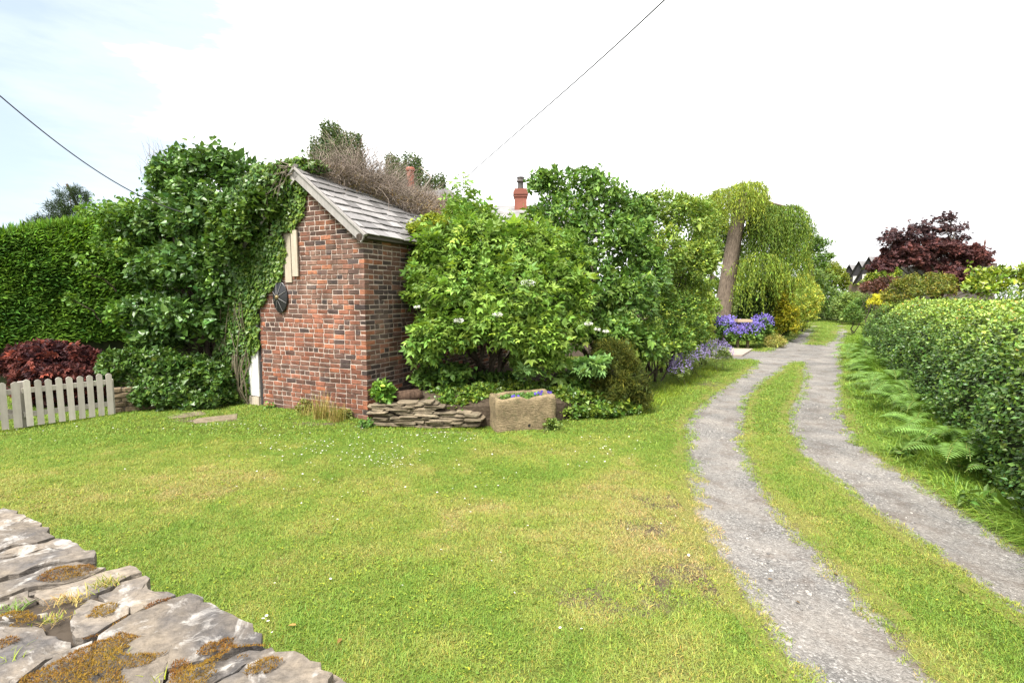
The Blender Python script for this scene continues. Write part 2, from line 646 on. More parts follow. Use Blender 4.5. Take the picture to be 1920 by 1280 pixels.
def inside(lobes, n, lo=0.25, hi=0.8, zmin=-0.75):
    wts = np.array([r.prod() ** (2 / 3) for _, r in lobes])
    k = rng.choice(len(lobes), n, p=wts / wts.sum())
    d = rdir(n, zmin)
    u = rng.uniform(lo ** 2, hi ** 2, n) ** 0.5
    c = np.array([l[0] for l in lobes])[k]
    r = np.array([l[1] for l in lobes])[k]
    return c + d * r * u[:, None], d


def grow(tips, out, k, slen, up=0.25, spread=0.9, flat=0.55, jitter=0.35):
    """k leaves along each shoot: positions, leaf directions, facings, place along the shoot 0..1, shoot number."""
    S = len(tips)
    d = unit(out + np.array([0, 0, up]) + rng.normal(0, jitter, (S, 3)))
    L = slen * rng.uniform(0.6, 1.35, S)
    t = (np.arange(k) + rng.uniform(0, 0.6, (S, k))) / k
    base = tips[:, None] - d[:, None] * (L[:, None] * (1 - t))[..., None]
    ref = unit(np.cross(d, rdir(S)))
    ref2 = np.cross(d, ref)
    a = np.arange(k)[None] * 2.4 + rng.uniform(0, 6.28, (S, 1)) + rng.normal(0, 0.25, (S, k))
    side = np.cos(a)[..., None] * ref[:, None] + np.sin(a)[..., None] * ref2[:, None]
    w = (1.0 - 0.65 * t ** 2)[..., None]
    ld = unit(d[:, None] * (1.0 - spread * 0.5 * w) + side * spread * w + rng.normal(0, 0.18, (S, k, 3)) + np.array([0, 0, -0.12]))
    nrm = unit(np.array([0, 0, 1.0]) * flat + out[:, None] * (1 - flat) + rng.normal(0, 0.32, (S, k, 3)))
    sid = np.repeat(np.arange(S), k)
    return base.reshape(-1, 3), ld.reshape(-1, 3), nrm.reshape(-1, 3), t.ravel(), sid


def crown(parent, lobes, n, k, slen, leaf, asp, base, young, T=T_OVATE, mat=None, up=0.25, spread=0.9, flat=0.55, bump=0.34, nb=14,
          zmin=-0.6, fill=0.25, yamp=0.8, name='crown', back=0.35, var=0.16, hue=0.08, rough=0.12, dots=None):
    tips, out = shell(lobes, n, bump, zmin, nb, rough, back)
    B, D, N, t, sid = grow(tips, out, k, slen, up, spread, flat)
    S = len(tips)
    sv = np.exp(rng.normal(0, 0.2, S))[sid][:, None]
    ys = np.clip(rng.normal(0.35, 0.3, S), 0, 1)[sid]
    ya = np.clip(ys * yamp * (0.35 + 0.65 * t), 0, 1)
    C = np.clip(colours(len(B), base, young, ya, var, hue) * sv, 0.002, 0.9)
    L = leaf * np.exp(rng.normal(-0.03, 0.28, len(B))) * (1 - 0.3 * np.maximum(t - 0.75, 0) / 0.25)
    m = int(len(B) * fill)
    if m:
        q, dq = inside(lobes, m, 0.3, 0.86, zmin)
        B = np.concatenate([B, q])
        D = np.concatenate([D, unit(dq + rng.normal(0, 0.6, (m, 3)))])
        N = np.concatenate([N, unit(rng.normal(0, 0.6, (m, 3)) + np.array([0, 0, 0.8]) + dq * 0.5)])
        C = np.concatenate([C, colours(m, base, var=var, hue=hue)])
        L = np.concatenate([L, leaf * rng.uniform(0.9, 1.5, m)])
    o = place_leaves(T, B, D, N, L, L * asp, C, mat or LEAF, name, parent)
    return o, tips, out


def limb(a, b, sag=0.1, n=5):
    a, b = np.asarray(a, float), np.asarray(b, float)
    t = np.linspace(0, 1, n)[:, None]
    p = a * (1 - t) + b * t
    l = np.linalg.norm(b - a)
    p[1:-1] += rng.normal(0, 0.05 * l, (n - 2, 3))
    p[:, 2] += np.sin(t[:, 0] * np.pi) * sag * l
    return p


def stems(parent, base, lobes, r0, n=None, name='branch', col=(0.10, 0.085, 0.065), spread=0.15, reach=0.75):
    """Limbs from the ground into the masses of the crown, each a part of its own."""
    base = np.asarray(base, float)
    for i in range(n or len(lobes)):
        c, r = lobes[i % len(lobes)]
        e = c + rdir(1)[0] * r * 0.35
        b = base + np.array([*rng.normal(0, spread, 2), -0.06])
        p = limb(b, base + (e - base) * reach + 0.0, 0.04, 6)
        MB().tube(p, np.linspace(r0, r0 * 0.35, 6), 7, col, 0.08).build(name, BARK, parent, True)
        # twigs off it
        tw = MB()
        for _ in range(5):
            a = p[rng.integers(2, 6)]
            q = c + rdir(1)[0] * r * 0.8
            tw.tube(limb(a, a + (q - a) * 0.8, 0.05, 4), np.linspace(r0 * 0.3, r0 * 0.08, 4), 4, col)
        o = tw.build('twigs', BARK, parent)
        o['kind'] = 'stuff'


def bush(name, label, cat, lobes, base, n, k, slen, leaf, asp, c0, c1, r0=0.04, nst=None, group=None, **kw):
    root = empty(name, base, label, cat, group)
    crown(root, lobes, n, k, slen, leaf, asp, c0, c1, **kw)
    stems(root, base, lobes, r0, nst, 'stem' if r0 < 0.05 else 'limb')
    return root


# blades of grass etc.: curved ribbons
def ribbons(base, dirs, L, W, bend, seg, col, name, mat, parent=None):
    """Blades that leave the ground along dirs and bend over; each seg quads plus a point."""
    n = len(base)
    d = unit(dirs)
    h = unit(np.stack([d[:, 0], d[:, 1], np.zeros(n)], 1) + rng.normal(0, 0.02, (n, 3)) * np.array([1, 1, 0]))
    side = unit(np.cross(d, np.array([0, 0, 1.0])) + 1e-4)
    tt = np.linspace(0, 1, seg + 1)
    V = []
    for i, t in enumerate(tt):
        p = base + d * (L * t)[:, None] + (h * 0.6 + np.array([0, 0, -0.8])) * (bend * L * t * t)[:, None]
        w = W * (1 - t ** 1.6) * 0.5
        if i < seg:
            V += [p - side * w[:, None], p + side * w[:, None]]
        else:
            V += [p]
    V = np.stack(V, 1)
    k = V.shape[1]
    q = np.array([[2 * i, 2 * i + 1, 2 * i + 3, 2 * i + 2] for i in range(seg - 1)]).reshape(-1, 4)
    t3 = np.array([[2 * seg - 2, 2 * seg - 1, 2 * seg]])
    off = (np.arange(n) * k)[:, None, None]
    F = []
    if len(q): F.append((q[None] + off).reshape(-1, 4))
    F.append((t3[None] + off).reshape(-1, 3))
    return np_obj(name, V.reshape(-1, 3), F, mat, parent, np.repeat(col, k, 0))


def gn_scatter(name, pts, rz, sc, pick, sources, parent=None, attrs=None):
    """One object whose points carry copies of small source meshes (no source object is placed in the scene)."""
    A = {'rz': rz, 'sc': sc}
    A.update(attrs or {})
    me = np_mesh(name, pts, [], None, None, False, A)
    ia = me.attributes.new('pick', 'INT', 'POINT')
    ia.data.foreach_set('value', np.asarray(pick, np.int32))
    o = link(name, me, parent)
    ng = bpy.data.node_groups.new(name, 'GeometryNodeTree')
    ng.interface.new_socket('Geometry', in_out='INPUT', socket_type='NodeSocketGeometry')
    ng.interface.new_socket('Geometry', in_out='OUTPUT', socket_type='NodeSocketGeometry')
    N, Lk = ng.nodes, ng.links
    gi, go = N.new('NodeGroupInput'), N.new('NodeGroupOutput')
    jn = N.new('GeometryNodeJoinGeometry')
    for s in reversed(sources):
        oi = N.new('GeometryNodeObjectInfo')
        oi.inputs['Object'].default_value = s
        oi.inputs['As Instance'].default_value = False
        gi2 = N.new('GeometryNodeGeometryToInstance')
        Lk.new(oi.outputs['Geometry'], gi2.inputs[0])
        Lk.new(gi2.outputs[0], jn.inputs[0])

    def named(nm, typ):
        a = N.new('GeometryNodeInputNamedAttribute')
        a.data_type = typ
        a.inputs['Name'].default_value = nm
        return a.outputs['Attribute']
    ip = N.new('GeometryNodeInstanceOnPoints')
    cx = N.new('ShaderNodeCombineXYZ')
    Lk.new(named('rz', 'FLOAT'), cx.inputs['Z'])
    Lk.new(gi.outputs[0], ip.inputs['Points'])
    Lk.new(jn.outputs[0], ip.inputs['Instance'])
    ip.inputs['Pick Instance'].default_value = True
    Lk.new(named('pick', 'INT'), ip.inputs['Instance Index'])
    Lk.new(cx.outputs[0], ip.inputs['Rotation'])
    Lk.new(named('sc', 'FLOAT'), ip.inputs['Scale'])
    Lk.new(ip.outputs[0], go.inputs[0])
    md = o.modifiers.new('scatter', 'NODES')
    md.node_group = ng
    return o


def source(me):
    return bpy.data.objects.new(me.name, me)

# ------------------------------------------------------------------ ground and lane
def rows(lst):
    """(y, x_left, x_right) photo rows -> world Y with left and right X."""
    a = []
    for y, l, r in lst:
        g0, g1 = G(l, y), G(r, y)
        a.append((g0[1], g0[0], g1[0]))
    a = np.array(sorted(a))
    return a


TRACKS = [
    rows([(1700, 1850, 2230), (1500, 1670, 1965), (1280, 1515, 1748), (1200, 1460, 1688), (1150, 1428, 1645), (1050, 1362, 1548), (960, 1308, 1462), (900, 1298, 1420),
          (850, 1290, 1398), (800, 1288, 1392), (770, 1302, 1395), (740, 1336, 1405), (715, 1376, 1432), (700, 1396, 1456), (685, 1412, 1478), (672, 1425, 1500)]),
    rows([(1500, 2500, 2830), (1280, 2130, 2400), (1150, 1930, 2150), (1100, 1850, 2050), (1030, 1755, 1915), (990, 1690, 1850), (960, 1645, 1805), (930, 1600, 1758), (900, 1560, 1715),
          (870, 1525, 1665), (840, 1498, 1625), (800, 1482, 1590), (770, 1482, 1579), (740, 1498, 1574), (710, 1508, 1577), (690, 1506, 1580), (675, 1497, 1578), (660, 1500, 1576),
          (650, 1530, 1576), (640, 1560, 1583), (625, 1570, 1588), (612, 1573, 1587), (604, 1572, 1583)]),
    rows([(676, 1408, 1560), (668, 1408, 1576), (662, 1425, 1576), (655, 1440, 1575), (648, 1462, 1574), (644, 1470, 1500)]),
    rows([(650, 1455, 1502), (640, 1474, 1514), (630, 1494, 1522), (620, 1510, 1526), (610, 1519, 1529), (604, 1524, 1530)]),
    rows([(672, 1330, 1430), (664, 1318, 1440), (658, 1330, 1450)]),
]


def lane_sd(x, y):
    """Metres inside (+) or outside (-) the worn gravel."""
    best = np.full(np.shape(x), -9.0)
    for a in TRACKS:
        l = np.interp(y, a[:, 0], a[:, 1])
        r = np.interp(y, a[:, 0], a[:, 2])
        e = np.minimum(y - a[0, 0], a[-1, 0] - y)
        best = np.maximum(best, np.minimum(np.minimum(x - l, r - x), e))
    return best


_bare = [(G(1300, 1090), 0.55, 0.35), (G(1210, 990), 0.45, 0.25), (G(1235, 940), 0.5, 0.2), (G(1340, 720), 0.8, 0.5), (G(1150, 1120), 0.5, 0.3), (G(1370, 1020), 0.4, 0.3), (G(385, 786), 0.75, 0.2), (G(600, 795), 0.7, 0.12), (G(830, 812), 0.8, 0.12)]


def bare_amt(x, y):
    s = np.zeros(np.shape(x))
    for c, rx, ry in _bare:
        s = np.maximum(s, np.exp(-((x - c[0]) / rx) ** 2 - ((y - c[1]) / ry) ** 2))
    return s


def dry_amt(x, y):
    """0 lush green .. 1 straw-coloured moss and thatch."""
    c = G(1080, 1010)
    d = 0.50 * np.exp(-((x - c[0]) / 1.7) ** 2 - ((y - c[1]) / 1.35) ** 2)
    c = G(420, 920)
    d = np.maximum(d, 0.42 * np.exp(-((x - c[0]) / 2.4) ** 2 - ((y - c[1]) / 0.8) ** 2))
    c = G(760, 1000)
    d = np.maximum(d, 0.5 * np.exp(-((x - c[0]) / 1.6) ** 2 - ((y - c[1]) / 1.0) ** 2))
    d = d + 0.16 * np.exp(-np.maximum(-lane_sd(x, y), 0) / 0.3)
    d = d + 0.22 * vnoise(x, y, 0.9, 3) + 0.18 * vnoise(x, y, 2.6, 4) + 0.22 * vnoise(x, y, 7, 5) + 0.16 * vnoise(x, y, 19, 6)
    d = d + 0.10 - 0.26 * sstep(6.2, 7.6, y)
    xr_ = np.interp(y, TRACKS[1][:, 0], TRACKS[1][:, 2])
    d = d - 0.7 * sstep(0.0, 0.25, x - xr_) * (y > 2)
    return np.clip(d, 0, 1)


def height(x, y):
    z = 0.018 * vnoise(x, y, 0.7, 11) + 0.010 * vnoise(x, y, 2.1, 12)
    s = lane_sd(x, y)
    return z - 0.035 * sstep(-0.15, 0.2, s)


gx = np.concatenate([[-400, -150, -60, -30, -18], np.arange(-13, -5, 0.25), np.arange(-5, 8, 0.11), np.arange(8, 20, 0.22), [22, 26, 32, 45, 80, 180, 400]])
gy = np.concatenate([[-60, -20, -6, -2], np.arange(-0.5, 14, 0.11), np.arange(14, 46, 0.4), [48, 55, 70, 100, 180, 420]])
XX, YY = np.meshgrid(gx, gy)
ZZ = np.where((XX > -14) & (XX < 21) & (YY > -1) & (YY < 47), height(XX, YY), -0.01)
nx, ny = len(gx), len(gy)
ii = np.arange(nx * ny).reshape(ny, nx)
Q = np.stack([ii[:-1, :-1], ii[:-1, 1:], ii[1:, 1:], ii[1:, :-1]], -1).reshape(-1, 4)
V = np.stack([XX, YY, ZZ], -1).reshape(-1, 3)


def _groundmat():
    n = NT('turf_soil')
    p = n.pos()
    f = n.noise(60, 5, 0.7, p)
    g = n.noise(9, 5, 0.6, p)
    dry = n.attr('dry').outputs['Fac']
    c = n.mix(dry, (0.085, 0.115, 0.018), (0.17, 0.145, 0.05))
    soil = n.ramp(g, [(0.35, (0.075, 0.055, 0.035)), (0.65, (0.125, 0.10, 0.065))])
    b = n.math('ADD', n.attr('bare').outputs['Fac'], n.math('MULTIPLY', n.math('SUBTRACT', g, 0.5), 0.9), True)
    c = n.mix(n.ramp(b, [(0.45, 0), (0.7, 1)]), c, soil)
    c = n.mix(1.0, c, n.ramp(f, [(0.25, 0.55), (0.75, 1.3)]), 'MULTIPLY')
    return n.surf(c, 0.95, 0.1, n.bump(f, 1.0, 0.02))


def _lanemat():
    n = NT('gravel')
    p = n.pos()
    vo = n.n('TexVoronoi', Scale=75.0)
    n.set(vo.inputs['Vector'], p)
    vo2 = n.n('TexVoronoi', Scale=190.0)
    n.set(vo2.inputs['Vector'], p)
    chips = n.ramp(n.n('SeparateColor', Color=vo.outputs['Color']).outputs[0], [(0.0, (0.095, 0.091, 0.086)), (0.5, (0.170, 0.161, 0.150)), (0.85, (0.265, 0.252, 0.236)), (1.0, (0.46, 0.445, 0.42))])
    fine = n.ramp(n.n('SeparateColor', Color=vo2.outputs['Color']).outputs[0], [(0.0, (0.10, 0.095, 0.089)), (0.6, (0.180, 0.170, 0.158)), (1.0, (0.34, 0.325, 0.305))])
    big = n.noise(1.6, 4, 0.6, p)
    c = n.mix(n.ramp(n.noise(5, 4, 0.6, p), [(0.4, 0.2), (0.6, 0.8)]), chips, fine)
    c = n.mix(n.ramp(big, [(0.4, 0.0), (0.68, 0.55)]), c, (0.26, 0.232, 0.20))
    c = n.mix(1.0, c, n.ramp(n.noise(30, 3, 0.6, p), [(0.3, 0.7), (0.7, 1.15)]), 'MULTIPLY')
    c = n.mix(n.ramp(n.noise(2.6, 5, 0.65, p, 0.4), [(0.5, 0.0), (0.66, 0.6)]), c, (0.115, 0.092, 0.075))
    c = n.mix(1.0, c, n.ramp(n.noise(0.8, 4, 0.6, p), [(0.35, 0.72), (0.65, 1.02)]), 'MULTIPLY')
    sd = n.attr('sd').outputs['Fac']
    e = n.math('ADD', n.math('ADD', sd, 0.05), n.math('MULTIPLY', n.math('SUBTRACT', n.noise(7, 5, 0.65, p), 0.5), 0.32))
    soil = n.ramp(n.noise(25, 4, 0.6, p), [(0.35, (0.07, 0.052, 0.035)), (0.65, (0.13, 0.105, 0.075))])
    c = n.mix(n.ramp(e, [(0.0, 0.0), (0.06, 1.0)]), soil, c)
    e2 = n.math('ADD', n.math('ADD', sd, 0.055), n.math('MULTIPLY', n.math('SUBTRACT', n.noise(4, 5, 0.65, p), 0.5), 0.34))
    c = n.mix(n.ramp(e2, [(0.0, 0.0), (0.045, 1.0)]), (0.135, 0.135, 0.032), c)
    h = n.math('ADD', n.math('MULTIPLY', vo.outputs['Distance'], -1.0), n.math('MULTIPLY', vo2.outputs['Distance'], -0.5))
    return n.surf(c, 0.9, 0.2, n.bump(h, 0.7, 0.012))


TURF, GRAVEL = _groundmat(), _lanemat()
sdv = lane_sd(V[:, 0], V[:, 1])
ground = np_obj('ground', V, [Q], TURF, None, None, True, {'dry': dry_amt(V[:, 0], V[:, 1]), 'bare': np.maximum(bare_amt(V[:, 0], V[:, 1]), sstep(-0.14, 0.02, sdv) * 0.35)})
tag(ground, 'yellow-green mown lawn with straw-coloured patches running from the stone wall to the shed', kind='structure')
qs = Q[(sdv[Q].max(1) > -0.10)]
used, inv = np.unique(qs, return_inverse=True)
lane = np_obj('lane', V[used] + np.array([0, 0, 0.006]), [inv.reshape(-1, 4)], GRAVEL, None, None, True, {'sd': sdv[used]})
tag(lane, 'grey gravel farm lane of two wheel tracks with grass between them', kind='structure')

# pale paved strip at the garden entrance beside the blue flowers
pv = MB()
a, b, c, d = G(1345, 667), G(1372, 654), G(1412, 655), G(1392, 667)
pave = np.array([a, d, c, b])
pv.add2(np.concatenate([pave + [0, 0, 0.03], pave + [0, 0, -0.05]]), [], [[0, 1, 2, 3], [0, 4, 5, 1], [1, 5, 6, 2], [2, 6, 7, 3], [3, 7, 4, 0]], (0.30, 0.25, 0.21))
tag(pv.build('paving', SOLID), 'pale pink paved strip leading off the lane beside the blue flowers', kind='structure')

# ------------------------------------------------------------------ lawn blades
def blade_mat():
    n = NT('grass_blade')
    col = n.attr('Col').outputs['Color']
    dry = n.attr('dry', 'INSTANCER').outputs['Fac']
    p = n.pos()
    f = n.noise(3.0, 4, 0.6, p)
    d = n.math('ADD', dry, n.math('MULTIPLY', n.math('SUBTRACT', f, 0.5), 0.5), True)
    c = n.ramp(d, [(0.0, (0.160, 0.255, 0.034)), (0.35, (0.245, 0.298, 0.054)), (0.7, (0.330, 0.312, 0.095)), (1.0, (0.37, 0.29, 0.14))])
    c = n.mix(1.0, c, col, 'MULTIPLY')
    b = n.n('BsdfPrincipled', Roughness=0.55)
    n.set(b.inputs['Base Color'], c)
    b.inputs['Specular IOR Level'].default_value = 0.25
    tr = n.n('BsdfTranslucent')
    n.set(tr.inputs['Color'], c)
    mx = n.n('MixShader', Fac=0.35)
    n.t.links.new(b.outputs[0], mx.inputs[1])
    n.t.links.new(tr.outputs[0], mx.inputs[2])
    n.t.links.new(mx.outputs[0], n.out.inputs['Surface'])
    return n.m


BLADE = blade_mat()


def tuft_mesh(name, nb, rad, h, w, lean=0.7):
    a = rng.uniform(0, 6.28, nb)
    r = rad * np.sqrt(rng.random(nb))
    base = np.stack([r * np.cos(a), r * np.sin(a), np.full(nb, -0.004)], 1)
    d = np.stack([rng.normal(0, lean, nb), rng.normal(0, lean, nb), np.ones(nb)], 1)
    L = h * np.exp(rng.normal(0, 0.3, nb))
    v = np.exp(rng.normal(0, 0.22, nb))
    hue = rng.normal(0, 0.10, nb)
    straw = rng.random(nb) < 0.14
    col = np.stack([v * (1 + hue), v, v * (1 - hue)], 1)
    col[straw] = col[straw] * np.array([1.7, 1.15, 1.6])
    o = ribbons(base, d, L, w * rng.uniform(0.7, 1.3, nb), rng.uniform(0.1, 0.5, nb), 2, col, name, BLADE)
    COL.objects.unlink(o)
    return o


def lawn_points(n, x0, x1, y0, y1, ok):
    x = rng.uniform(x0, x1, n)
    y = rng.uniform(y0, y1, n)
    # inside the picture, with a margin
    vis = np.abs(x) < (y * 1.10 + 1.2)
    x, y = x[vis], y[vis]
    m = ok(x, y)
    return x[m], y[m]


def lawn_ok(x, y):
    s = lane_sd(x, y) + 0.07 * vnoise(x, y, 4, 21) + 0.05 * vnoise(x, y, 13, 22)
    p_lane = 1 - sstep(-0.01, 0.09, s)
    p_bare = 1 - 0.34 * sstep(0.35, 0.8, bare_amt(x, y) + 0.35 * vnoise(x, y, 6, 23))
    thin = 1 - 0.35 * sstep(0.5, 1.0, dry_amt(x, y))
    return rng.random(len(x)) < p_lane * p_bare * thin


near = [tuft_mesh('tuft', 60, 0.075, 0.026, 0.0042, 0.85) for _ in range(5)]
far = [tuft_mesh('tuft_far', 50, 0.16, 0.042, 0.011, 0.8) for _ in range(4)]
wild = [tuft_mesh('tuft_wild', 26, 0.03, 0.05, 0.0042, 0.6) for _ in range(3)]
x1, y1 = lawn_points(54000, -7.0, 8.0, 1.2, 7.0, lawn_ok)
x2, y2 = lawn_points(22000, -12.0, 13.0, 6.5, 15.0, lawn_ok)
x3, y3 = lawn_points(16000, 4.0, 26.0, 14.0, 46.0, lawn_ok)
x4, y4 = lawn_points(2600, -7.0, 8.0, 1.2, 8.5, lambda x, y: (lawn_ok(x, y)) & (vnoise(x, y, 1.8, 31) > 0.05))
def rosette(name, n_, r_, L_):
    a_ = rng.uniform(0, 6.28, n_)
    q_ = r_ * np.sqrt(rng.random(n_))
    b_ = np.stack([q_ * np.cos(a_), q_ * np.sin(a_), rng.uniform(0.006, 0.022, n_)], 1)
    w_ = L_ * rng.uniform(0.6, 1.3, n_)
    o = place_leaves(T_OVATE, b_, np.stack([np.cos(a_), np.sin(a_), np.full(n_, 0.25)], 1) + rng.normal(0, 0.4, (n_, 3)), UZ0 + rng.normal(0, 0.25, (n_, 3)), w_, w_ * 0.8, colours(n_, (0.085, 0.145, 0.03), (0.15, 0.2, 0.035), rng.random(n_), 0.2), LEAF_MATT, name, None)
    COL.objects.unlink(o)
    return o


UZ0 = np.array([0, 0, 1.0])
clover = [rosette('clover', 16, 0.055, 0.014), rosette('clover', 22, 0.07, 0.012), rosette('clover', 14, 0.05, 0.016)]
x5, y5 = lawn_points(5200, -7.0, 8.0, 1.2, 8.0, lambda x, y: lawn_ok(x, y) & (vnoise(x, y, 1.3, 36) + 0.4 * vnoise(x, y, 4, 37) > 0.22))
gxs, gys = np.concatenate([x1, x2, x3, x4, x5]), np.concatenate([y1, y2, y3, y4, y5])
scl = np.concatenate([rng.uniform(0.75, 1.25, len(x1)), rng.uniform(0.55, 0.95, len(x2)), rng.uniform(0.9, 1.6, len(x3)), rng.uniform(0.6, 1.2, len(x4)), rng.uniform(0.6, 1.25, len(x5))])
pick = np.concatenate([rng.integers(0, 5, len(x1)), rng.integers(5, 9, len(x2)), rng.integers(5, 9, len(x3)), rng.integers(9, 12, len(x4)), rng.integers(12, 15, len(x5))])
pts = np.stack([gxs, gys, height(gxs, gys)], 1)
grass = gn_scatter('grass', pts, rng.uniform(0, 6.28, len(pts)), scl, pick, near + far + wild + clover, None, {'dry': dry_amt(gxs, gys)})
tag(grass, 'short mown grass blades covering the lawn and the strip between the wheel tracks', 'grass', kind='stuff')

# loose chippings on the lane
def pebble(name, s):
    bm = bmesh.new()
    bmesh.ops.create_icosphere(bm, subdivisions=1, radius=s)
    for v in bm.verts:
        v.co *= 1 + rng.uniform(-0.3, 0.3)
        v.co.z *= 0.55
    me = bpy.data.meshes.new(name)
    bm.to_mesh(me)
    bm.free()
    me.materials.append(CHIP)
    return source(me)


def _chip():
    n = NT('chipping')
    r = n.n('ObjectInfo').outputs['Random']
    v = n.attr('tone', 'INSTANCER').outputs['Fac']
    return n.surf(n.ramp(v, [(0, (0.10, 0.094, 0.09)), (0.6, (0.20, 0.185, 0.17)), (0.93, (0.28, 0.26, 0.235)), (1, (0.40, 0.375, 0.34))]), 0.85, 0.25)


CHIP = _chip()
srcs = [pebble('chip', 0.0065) for _ in range(4)]
px_, py_ = lawn_points(90000, 0.5, 9.0, 1.5, 9.5, lambda x, y: (lane_sd(x, y) + 0.05 * vnoise(x, y, 9, 41) > 0.03) & (rng.random(len(x)) < 0.22 + 0.35 * vnoise(x, y, 2.2, 42)))
peb = gn_scatter('gravel', np.stack([px_, py_, height(px_, py_) + 0.008], 1), rng.uniform(0, 6.28, len(px_)), np.exp(rng.normal(-0.25, 0.45, len(px_))), rng.integers(0, 4, len(px_)), srcs, None,
                 {'tone': rng.random(len(px_))})
tag(peb, 'loose grey chippings lying on the wheel tracks of the lane', 'gravel', kind='stuff')

# daisies in the lawn
dz = MB()
dp = []
for (cx_, cy_, sx, sy, m) in [(640, 850, 90, 12, 70), (720, 865, 34, 9, 70), (690, 835, 120, 14, 50), (800, 818, 40, 6, 26), (875, 828, 30, 8, 20), (560, 830, 60, 15, 40), (1140, 840, 60, 14, 40), (700, 890, 150, 30, 40), (900, 950, 260, 60, 30), (120, 800, 120, 14, 40), (430, 800, 60, 8, 40)]:
    for _ in range(m):
        dp.append(G(rng.normal(cx_, sx), rng.normal(cy_, sy)))
for q in [(494, 1168), (503, 1172), (500, 1160), (510, 1190), (620, 1086), (965, 1120), (1090, 1185), (880, 950), (1100, 870), (1050, 1190)]:
    dp.append(G(*q))
ang = np.linspace(0, 2 * np.pi, 8, endpoint=False)
for q in dp:
    if lane_sd(q[0], q[1]) > -0.1: continue
    r = rng.uniform(0.005, 0.0095)
    z = rng.uniform(0.018, 0.045)
    t = rng.normal(0, 0.25, 2)
    o = np.array([q[0], q[1], float(height(q[0], q[1])) + z])
    ring = np.stack([np.cos(ang) * r, np.sin(ang) * r, np.cos(ang) * r * t[0] + np.sin(ang) * r * t[1]], 1)
    dz.add(np.concatenate([o + ring, [o]]), [[8, i, (i + 1) % 8] for i in range(8)], (0.8, 0.8, 0.79))
    dz.add(np.concatenate([o + ring * 0.25 + [0, 0, 0.001], [o + [0, 0, 0.004]]]), [[8, i, (i + 1) % 8] for i in range(8)], (0.6, 0.42, 0.03))
    dz.tube([o - [0, 0, z + 0.01], o - [0, 0, 0.001]], 0.0008, 3, (0.1, 0.15, 0.03), cap=False)
tag(dz.build('daisies', PETAL), 'small white daisies scattered over the lawn in front of the shed', 'daisies', kind='stuff')

# a few dead leaves on the lawn and the lane
dl = [((1562, 1072), 'curled tan fallen leaf on the grass strip edge beside the wheel track'), ((1440, 1080), 'pale orange fallen leaf on the gravel of the wheel track'), ((1326, 1110), 'pinkish fallen leaf on the bare patch beside the lane'),
      ((500, 865), 'brown fallen leaf on the lawn below the shed gable'), ((1500, 1125), 'orange fallen leaf further down the wheel track'), ((556, 1178), 'dark fallen leaf on the lawn near the wall end'), ((640, 1200), 'blackish fallen leaf on the lawn beyond the last wall slab')]
for q, lab_ in dl:
    g = G(*q)
    L = rng.uniform(0.03, 0.05)
    a = rng.uniform(0, 6.28)
    place_leaves(T_OVATE, np.array([[g[0], g[1], float(height(g[0], g[1])) + 0.022]]), np.array([[math.cos(a), math.sin(a), 0.1]]), np.array([[0.2, 0.1, 1.0]]), [L], [L * 0.6], np.array([[0.20, 0.13, 0.06]]) * rng.uniform(0.4, 1.3), LEAF_MATT, 'fallen_leaf', None)
    o = COL.objects[-1]
    tag(o, lab_, 'leaf', 'fallen leaves')

# ------------------------------------------------------------------ brick shed
C0 = G(690, 787)
C0 = np.array([C0[0], C0[1], 0.0])
UG = np.array([-0.9016, 0.4303, 0.0])
UG /= np.linalg.norm(UG)
US = np.array([-UG[1], UG[0], 0.0]) * -1.0
US = np.array([UG[1], -UG[0], 0.0])
UZ = np.array([0, 0, 1.0])
GW, SL, RT = 3.20, 5.2, 1.27             # gable width, shed length, where the ridge stands over the gable
RIDGE, SLOPE = 3.99, 0.7916
EAVE = RIDGE - SLOPE * RT
EAVEL = RIDGE - SLOPE * (GW - RT)


def SH(t, s, z):
    return C0 + UG * t + US * s + UZ * z


shed = empty('brick_shed', C0, 'small old brick shed with slate roof and ivy over half its gable', 'shed')
core = MB()
m_ = 0.007
A = [SH(m_, m_, -0.1), SH(GW - m_, m_, -0.1), SH(GW - m_, m_, EAVEL - 0.02), SH(RT, m_, RIDGE - 0.03), SH(m_, m_, EAVE - 0.02)]
Bk = [p + US * (SL - 2 * m_) for p in A]
vv = np.array(A + Bk)
core.add2(vv, [], [[0, 1, 6, 5], [1, 2, 7, 6], [2, 3, 8, 7], [3, 4, 9, 8], [4, 0, 5, 9]])
core.add2(vv, [[0, 4, 1], [1, 4, 2], [2, 4, 3], [5, 6, 9], [6, 7, 9], [7, 8, 9]], [])
wall = core.build('wall', MORTAR, shed, use_col=False)

BR, HD, JT, CH = 0.212, 0.100, 0.0155, 0.08


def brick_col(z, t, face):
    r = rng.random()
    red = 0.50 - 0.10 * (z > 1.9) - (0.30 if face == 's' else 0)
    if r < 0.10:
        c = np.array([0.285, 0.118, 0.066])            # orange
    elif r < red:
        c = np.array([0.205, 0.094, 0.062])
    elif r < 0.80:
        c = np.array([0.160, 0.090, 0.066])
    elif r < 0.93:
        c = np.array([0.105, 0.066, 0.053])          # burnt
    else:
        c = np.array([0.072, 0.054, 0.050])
    if face == 's' and r > 0.45 and rng.random() < 0.55:  # side wall's shade put into its colour: more near-black bricks, fewer reds
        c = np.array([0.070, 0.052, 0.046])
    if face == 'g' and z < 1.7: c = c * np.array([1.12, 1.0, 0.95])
    return c * math.exp(rng.normal(0, 0.13))


